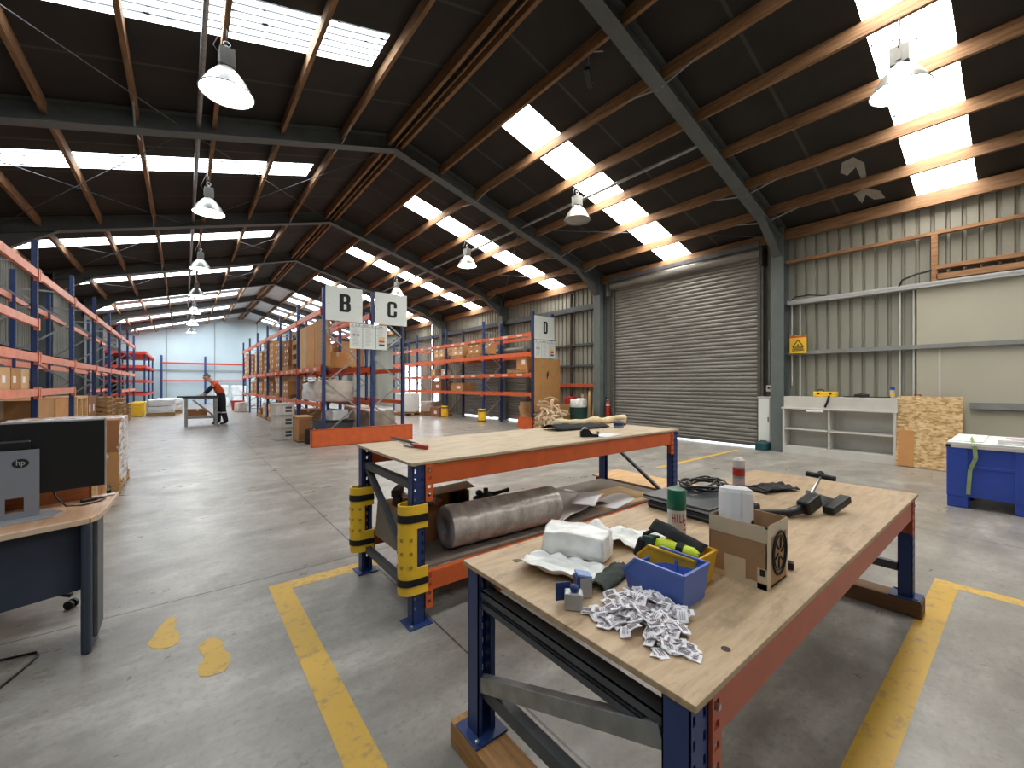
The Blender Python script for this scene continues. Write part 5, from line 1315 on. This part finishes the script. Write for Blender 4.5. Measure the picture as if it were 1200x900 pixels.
# royal blue pallet bin
bn = thing('pallet_bin', 'large royal blue plastic pallet bin at the right edge', 'pallet bin', (7.16, -.52, 0))
W_, D_ = 1.16, 1.15
g = G()
for (x0, x1, y0, y1) in ((0, .035, 0, D_), (W_ - .035, W_, 0, D_), (0, W_, 0, .035), (0, W_, D_ - .035, D_)): g.bx(x0, x1, y0, y1, .15, .74)
g.bx(0, W_, 0, D_, .13, .16); obj('bin_wall', g, M['bin_blue'], bn, bevel=.006)
for x in (-.012, W_ / 2 - .09, W_ - .158):
    for y in (-.012, D_ / 2 - .10, D_ - .158): obj('foot', G().bx(x, x + .17, y, y + .17, 0, .15), M['bin_blue'], bn, bevel=.01)
for y in (-.012, D_ / 2 - .10, D_ - .158): obj('wall_rib', G().bx(-.016, .01, y, y + .17, .13, .72), M['bin_blue'], bn, bevel=.006)
for x in (-.012, W_ / 2 - .09, W_ - .158): obj('wall_rib', G().bx(x, x + .17, D_ - .01, D_ + .016, .13, .72), M['bin_blue'], bn, bevel=.006)
obj('wall_rib', G().bx(-.010, .005, 0, D_, .47, .50), M['bin_blue'], bn, bevel=.004)
obj('rim', G().bx(-.025, .03, -.025, D_ + .025, .70, .74).bx(-.025, W_ + .025, D_ - .03, D_ + .025, .70, .74).bx(W_ - .03, W_ + .025, -.025, D_ + .025, .70, .74).bx(-.025, W_ + .025, -.025, .03, .70, .74), M['paper_grey'], bn, bevel=.005)
t = thing('lid_sheet', 'white foam sheet lying across the blue pallet bin', 'sheet', (7.14, -.54, .741)); obj('sheet', G().bx(0, 1.2, 0, 1.18, 0, .025), M['white_sign'], t, bevel=.004); obj('folded_edge', G().bx(.1, 1.1, .9, 1.16, .025, .035), M['paper'], t)
t = thing('foam_tray', 'white moulded foam tray on top of the blue bin', 'tray', (7.35, .10, .767), -.1); obj('tray', G().bx(-.12, .35, -.14, .14, 0, .03).bx(-.12, -.1, -.14, .14, .03, .05).bx(.33, .35, -.14, .14, .03, .05), M['paper'], t, bevel=.006); obj('pocket', G().bx(-.05, .28, -.08, .08, .0301, .032), M['label_ink'], t)
g = G()
pts = [(7.5, .47, .80), (7.2, .44, .785), (7.115, .42, .74), (7.11, .41, .60), (7.125, .455, .45), (7.12, .47, .17)]
for a, b in zip(pts[:-1], pts[1:]): g.bar(a, b, .035, .004, (1, .2, 0))
tag(obj('cargo_strap', g, pm('pale_green_webbing', (150, 168, 120), .7), None), 'pale green webbing strap hanging down the front of the blue bin', 'strap')

# ================================================================== scrap corner beyond the far bench
def tangle(n, c, rx, ry, h, seed, w=.05, L=.5):
    g = G(); q = random.Random(seed)
    for i in range(n):
        a = q.uniform(0, 6.28); r = q.random() ** .5
        z = q.uniform(.03, 1) * h * (1 - .75 * r * r)
        p = Vector((c[0] + rx * r * math.cos(a), c[1] + ry * r * math.sin(a), z)); d = Vector((q.uniform(-1, 1), q.uniform(-1, 1), q.uniform(-.7, .7))).normalized()
        s = d.cross(Vector((q.uniform(-1, 1), q.uniform(-1, 1), q.uniform(-.3, 1)))).normalized() * w * q.uniform(.5, 1.3); up = Vector((0, 0, q.uniform(.05, .2)))
        K = 7; vs = []
        for k in range(K):
            f = k / (K - 1) - .5; m = p + d * L * q.uniform(.95, 1.05) * f + up * (1 - 4 * f * f) * .5
            m.z = max(m.z, .012); e = s.copy(); 
            a_, b_ = m + e, m - e; a_.z = max(a_.z, .01); b_.z = max(b_.z, .006); vs += [a_, b_]
        g.add(vs, [(2 * k, 2 * k + 1, 2 * k + 3, 2 * k + 2) for k in range(K - 1)])
    return g
tag(obj('packing_paper', tangle(150, (8.78, 9.15), .42, .40, 1.02, 5), M['scrap'], None, smooth=True, solid=.004), 'heap of torn pale cardboard and packing paper at the foot of the D rack', 'packing scrap', None, 'stuff')
t = thing('waste_tub', 'dark green tub stuffed with white plastic beside the cardboard heap', 'tub', (9.60, 8.78, 0)); obj('tub_wall', G().lathe([(.20, 0), (.24, .3), (.28, .72), (.30, .74), (.27, .74), (.22, .3), (.18, .05), (0, .05)], n=24), M['tub_green'], t, smooth=False)
soft('plastic_bag', 'white plastic bag bulging from the dark green tub', 'bag', (9.60, 8.78, .66), .4, (.42, .42, .34), .03, 21, 'bag', sc=5)
t = thing('wooden_box', 'pale timber box behind the dark tub by the ribbed wall', 'box', (9.86, 9.36, 0)); obj('box_side', G().bx(-.3, .3, -.26, .26, .0, .80), M['pallet'], t, bevel=.004); obj('batten', G().bx(-.31, .31, -.27, -.25, .1, .2), M['ply'], t); obj('batten', G().bx(-.31, .31, -.27, -.25, .6, .7), M['ply'], t)
soft('carton', 'crushed red carton on top of the pale timber box', 'carton', (9.84, 9.32, .802), .3, (.4, .3, .24), .02, 5, 'red', sc=6)
for i, (x, y, lx, ly, h) in enumerate(((10.02, 8.86, -.12, .02, 1.12), (10.10, 8.74, .0, .02, 1.22), (10.12, 8.62, .08, .0, 1.05))):
    t = thing('timber_offcut', 'timber offcut leaning by the steel column behind the tub, %s from the left' % ORD[i], 'timber', (x - .1, y, 0)); obj('board', G().bar((0, 0, .02), (lx + .1, ly, h), .07, .022, (1, 0, 0)), M['ply'], t); obj('end_grain', G().bar((lx + .1, ly, h), (lx + .1, ly, h + .004), .068, .02, (1, 0, 0)), M['pallet'], t)
for i, (y, tl, h, m) in enumerate(((10.35, .20, .86, 'ply'), (10.52, .30, .72, 'carton_pale'))):
    t = thing('leaning_panel', '%s leaning sheet under the D rack beside its sign end' % ('tall plywood', 'short pale')[i], 'board', (8.98 + .1 * i, y, 0)); obj('sheet', G().box((.1, 0.2, h / 2), (.62, .016, h), mat=Matrix.Rotation(-tl, 3, 'X')), M[m], t); obj('edge_strip', G().box((.1, .2 - .014, .03), (.62, .02, .04), mat=Matrix.Rotation(-tl, 3, 'X')), M['pallet'], t)

# ================================================================== floor loads and bulky goods
soft('wrapped_load', 'grey shrink-wrapped load on the floor below the C rack', 'wrapped load', (4.24, 11.5, PZ), 0, (.78, 1.0, .62), .03, 31, 'wrap_grey', sc=4); pallet(4.24, 11.5, 0, 'pallet under the grey wrapped load below the C rack', 1.1, .86)
soft('wrapped_load', 'second grey wrapped load farther along under the C rack', 'wrapped load', (4.24, 12.72, PZ), 0, (.78, 1.05, .66), .03, 33, 'bulk', sc=4); pallet(4.24, 12.72, 0, 'pallet under the second wrapped load below the C rack', 1.1, .86)
soft('wrapped_load', 'tall white wrapped load standing at the far end of the D rack', 'wrapped load', (8.15, 18.1, PZ), 0, (.85, 1.0, .92), .015, 35, 'bag_white', sc=4); pallet(8.15, 18.1, 0, 'pallet under the tall white load by the D rack', 1.1, .9)
soft('bulk_bag', 'pink-white bag pile on the floor in the last bay of the D rack', 'bag', (9.2, 17.7, PZ), .2, (.75, .8, .5), .04, 37, 'bulk', sc=5); pallet(9.2, 17.7, 0, 'pallet under the pink-white bags in the D rack', 1.1, .86)
carton(9.1, 16.6, 0, .7, .8, .42, 'carton_dark', 'low dark brown box on the floor beside the farther yellow post guard')
zl = .988
soft('bulk_bundle', 'bulky pale wrapped bundle on the lower shelf of rack B behind its end frame', 'bundle', (3.06, 11.35, zl), 0, (.82, 1.05, .56), .045, 41, 'bulk', sc=4)
soft('bulk_bundle', 'second pale wrapped bundle farther in on the lower shelf of rack B', 'bundle', (3.06, 12.55, zl), .1, (.8, .9, .5), .05, 43, 'bag_white', sc=4)
t = thing('cardboard_sheet', 'tan cardboard sheet sticking out over the lower shelf of rack B', 'cardboard', (2.86, 11.95, 1.60)); obj('sheet', G().box((0, 0, 0), (.62, 1.0, .015), mat=Matrix.Rotation(-.12, 3, 'Y')), M['carton_pale'], t); obj('fold', G().box((.24, 0, .03), (.02, 1.0, .10)), M['carton_orange'], t)
pallet(3.05, 11.4, 0, 'dark pallet on the floor under rack B behind its end frame', 1.1, .86, None, PI / 2, 'dark_timber')
t = thing('steel_bin', 'dark low bin on the floor under rack B behind its end frame', 'bin', (3.06, 11.4, PZ)); obj('bin_wall', G().bx(-.38, .38, -.5, .5, 0, .36), M['galv_dark'], t, bevel=.01); obj('rim', G().bx(-.4, .4, -.52, .52, .36, .39), M['black'], t)
soft('bulk_bag', 'white sack in the dark bin under rack B', 'sack', (3.06, 11.2, .53), .3, (.5, .5, .26), .03, 47, 'bag_white', sc=5)
t = thing('wooden_cabinet', 'small brown wooden cabinet on the floor next to the white crates', 'cabinet', (2.36, 11.55, 0)); obj('cabinet_body', G().bx(-.16, .16, -.3, .3, .03, .62), M['carton'], t, bevel=.006); obj('door', G().bx(-.14, .14, -.306, -.298, .06, .58), M['carton_dark'], t); obj('cabinet_top', G().bx(-.18, .18, -.32, .32, .62, .645), M['ply'], t, bevel=.003); obj('foot', G().bx(-.15, .15, -.28, .28, 0, .03), M['dark_timber'], t)
t = thing('drum', 'dark grey drum on the floor between the wooden cabinet and rack B', 'drum', (2.45, 10.95, 0)); obj('drum_body', G().lathe([(.15, 0), (.155, .02), (.15, .14), (.157, .16), (.15, .18), (.155, .33), (.15, .35), (0, .35)], n=20), M['black_rubber'], t); obj('bung', G().lathe([(.02, .35), (.02, .362), (0, .362)], (.06, 0, 0), 10), M['paper_grey'], t)
# white crates
for k_ in range(3):
    t = thing('plastic_crate', 'white plastic crate in the aisle by rack B, %s of its stack' % ('lowest', 'middle one', 'topmost')[k_], 'crate', (2.05, 12.3, .318 * k_), math.radians(6), 'white crates by rack B')
    w = .225; g = G()
    for s in (-1, 1): g.box((s * (w - .006), 0, .15), (.012, 2 * w, .28)); g.box((0, s * (w - .006), .15), (2 * w, .012, .28))
    g.box((0, 0, .01), (2 * w - .02, 2 * w - .02, .02)); obj('crate_wall', g, M['white'], t)
    obj('rim', G().bx(-w - .015, w + .015, -w - .015, w + .015, .285, .316 if k_ == 2 else .30), M['white'], t, bevel=.004)
    for z in (.08, .17): obj('slot', G().bx(.0, .15, -w - .002, -w + .001, z, z + .055), M['galv_dark'], t)
    for x in (-.19, -.1, .18): obj('wall_rib', G().box((x, -w - .006, .145), (.02, .012, .28)), M['white'], t)
    for y in (-.16, -.05, .06, .17): obj('wall_rib', G().box((-w - .006, y, .145), (.012, .02, .28)), M['white'], t)
# far floor stock
for i, (x, y) in enumerate(((-.80, 24.9), (-.55, 26.6))):
    pallet(x, y, 0, 'pallet of white packs on the open floor beyond the work table, %s one' % ('nearer', 'farther')[i], 1.0, 1.0, None, 0)
    for j in range(2): soft('white_pack', 'flat white pack on the %s pallet beyond the work table, %s layer' % (('nearer', 'farther')[i], ('lower', 'upper')[j]), 'pack', (x, y, PZ + .315 * j), .1 * j, (1.0, .95, .30), .03, 50 + i * 3 + j, ('bag_white', 'paper_grey')[(j + 1) % 2] if i else 'bag_white', sc=4)
for i in range(5):
    soft('white_sack', 'full white sack by the far wall behind the person, %s of the group' % ORD[i], 'sack', (1.9 + .97 * (i % 3), 32.6 + .3 * (i // 3), 0 if i < 3 else .70), .0, (.8, .9, .64), .05, 60 + i, 'bag_white', sc=4)
t = thing('tub', 'dark red tub on the floor by the far bays of rack B', 'tub', (2.35, 27.4, 0)); obj('tub_wall', G().lathe([(.26, 0), (.33, .5), (.35, .52), (.30, .52), (.24, .06), (0, .06)], n=20), M['red'], t); obj('rim', G().tube([(.345 * math.cos(2 * PI * i / 20), .345 * math.sin(2 * PI * i / 20), .52) for i in range(20)], .015, 6, closed=True), M['red'], t)
soft('white_sack', 'grey-white sack on the floor in front of the far bays of rack B', 'sack', (2.35, 25.6, 0), .3, (.5, .6, .5), .04, 71, 'bulk', sc=5)

# ================================================================== work table and the person leaning on it
wt = thing('work_table', 'grey trestle work table with a dark top in front of the leaning person', 'table', (.05, 17.9, 0))
obj('table_top', G().bx(-.05, .92, 0, .75, .93, .985), M['galv_dark'], wt, bevel=.003); obj('dark_board', G().bx(-.22, .95, .02, .72, .985, 1.03), M['ink'], wt, bevel=.003)
for x in (.02, .85):
    for y in (.05, .70): obj('leg', G().bx(x - .045, x + .045, y - .04, y + .04, 0, .93), M['galv'], wt, bevel=.003)
obj('brace', G().bar((.2, .02, .90), (.84, .02, .28), .05, .06, (0, 0, 1)), M['galv'], wt); obj('lower_rail', G().bx(0, .88, .03, .08, .25, .33).bx(0, .88, .67, .72, .25, .33), M['galv'], wt)
obj('lower_shelf', G().bx(.0, .88, .02, .73, .33, .35), M['ply'], wt)
carton(.38, 18.27, .351, .55, .45, .22, 'carton_dark', 'brown box on the lower shelf of the work table')

def skin(name, pts, edges, m, parent, root, sub=2):
    me = bpy.data.meshes.new(name); me.from_pydata([p[0] for p in pts], edges, []); me.materials.append(m)
    o = bpy.data.objects.new(name, me); C.objects.link(o); o.parent = parent
    o.modifiers.new('skin', 'SKIN')
    for i, p in enumerate(pts):
        sv = me.skin_vertices[0].data[i]; r = p[1]; sv.radius = (r, r) if isinstance(r, (int, float)) else r; sv.use_root = (i == root)
    b = o.modifiers.new('sub', 'SUBSURF'); b.levels = sub; b.render_levels = sub
    me.update(); return o
# local frame: +x is the way the person faces, z up
def build_person():
    ps = thing('person', 'person in an orange and navy work shirt and dark trousers leaning over the work table', 'person', (1.10, 18.27, 0), PI)
    V = []; E = []
    def add(co, r, to=None):
        V.append((co, r)); i = len(V) - 1
        if to is not None: E.append((to, i))
        return i
    hip = add((0, 0, .98), .125)
    sp1 = add((.05, 0, 1.14), .12, hip); sp2 = add((.14, 0, 1.32), .135, sp1); nb = add((.27, 0, 1.50), .075, sp2)
    nk = add((.34, 0, 1.565), .052, nb); h1 = add((.41, 0, 1.625), .075, nk); h2 = add((.455, 0, 1.69), .092, h1); h3 = add((.475, 0, 1.765), .075, h2)
    add((.535, 0, 1.60), .03, h1); ns = add((.545, 0, 1.665), .028, h2); add((.570, 0, 1.645), .012, ns)
    for s in (-1, 1): add((.435, s * .095, 1.67), .016, h2)
    hands = []
    for s, hx, hy, foot in ((-1, .56, -.16, .13), (1, .50, .14, -.08)):
        sh = add((.235, s * .19, 1.455), .062, sp2); el = add((.40, s * .24, 1.23), .046, sh); wr = add((hx, hy, 1.085), .030, el)
        pm_ = add((hx + .055, hy - s * .005, 1.062), .030, wr); hands.append((s, pm_, hx, hy))
        for k, (dy, L) in enumerate(((-.03, .066), (-.010, .078), (.010, .074), (.03, .058))):
            a = add((hx + .088, hy + dy, 1.060), .0095, pm_); b = add((hx + .088 + L * .55, hy + dy * 1.15, 1.055), .0085, a); add((hx + .088 + L, hy + dy * 1.2, 1.043), .007, b)
        a = add((hx + .035, hy - s * .045, 1.058), .011, pm_); add((hx + .075, hy - s * .062, 1.05), .009, a)
        hp = add((.0, s * .095, .93), .095, hip); kn = add((foot * .55 + .03, s * .11, .52), .062, hp); an = add((foot - .02, s * .12, .10), .042, kn); add((foot + .14, s * .13, .04), .036, an)
    skin('body', V, E, M['skin'], ps, hip)
    # clothes: a shell each, ending at neck, cuffs, waist and hems
    V2 = []; E2 = []
    def a2(co, r, to=None):
        V2.append((co, r)); i = len(V2) - 1
        if to is not None: E2.append((to, i))
        return i
    c0 = a2((.02, 0, 1.06), .155); c1 = a2((.07, 0, 1.18), .15, c0); c2 = a2((.15, 0, 1.34), .188, c1); c3 = a2((.25, 0, 1.475), .13, c2); a2((.315, 0, 1.54), .064, c3)
    for s in (-1, 1): x = a2((.235, s * .19, 1.455), .082, c2); a2((.30, s * .215, 1.36), .075, x)
    skin('shirt', V2, E2, M['hi_orange'], ps, c0)
    for s, hx, hy in ((-1, .56, -.16), (1, .50, .14)):
        skin('sleeve', [((.29, s * .213, 1.38), .078), ((.40, s * .24, 1.23), .064), ((hx - .02, hy, 1.10), .045)], [(0, 1), (1, 2)], M['navy_cloth'], ps, 0)
    V3 = []; E3 = []
    V3.append(((.075, 0, 1.20), .166)); V3.append(((0, 0, .97), .155)); E3.append((0, 1))
    for s, foot in ((-1, .13), (1, -.08)):
        b = len(V3); V3 += [((.0, s * .095, .90), .118), ((foot * .55 + .03, s * .11, .52), .10), ((foot - .02, s * .12, .13), .085), ((foot - .015, s * .12, .07), .08)]; E3 += [(1, b), (b, b + 1), (b + 1, b + 2), (b + 2, b + 3)]
    skin('trousers', V3, E3, M['navy_cloth'], ps, 1)
    for s, foot in ((-1, .13), (1, -.08)):
        obj('reflective_band', G().tube([(foot * .62 + .02, s * .112, .40), (foot * .60 + .02, s * .112, .45)], .104, 16), M['refl'], ps, smooth=True)
        skin('boot', [((foot - .02, s * .12, .11), .058), ((foot - .01, s * .122, .05), .05), ((foot + .10, s * .128, .042), .044), ((foot + .17, s * .13, .036), .036)], [(0, 1), (1, 2), (2, 3)], M['black_rubber'], ps, 0)
    tag(obj('chest_band', G().tube([(.095, 0, 1.235), (.115, 0, 1.27)], .162, 20), M['refl'], ps, smooth=True), None)
    hr = skin('hair', [((.415, 0, 1.70), .085), ((.445, 0, 1.755), .088), ((.475, 0, 1.785), .07)], [(0, 1), (1, 2)], M['hair'], ps, 1)
    return ps
build_person()
# ================================================================== daylight
wld = bpy.data.worlds.new('sky'); S.world = wld; wld.use_nodes = True
bgn = wld.node_tree.nodes['Background']; bgn.inputs[0].default_value = (.86, .93, 1, 1); bgn.inputs[1].default_value = 5.0
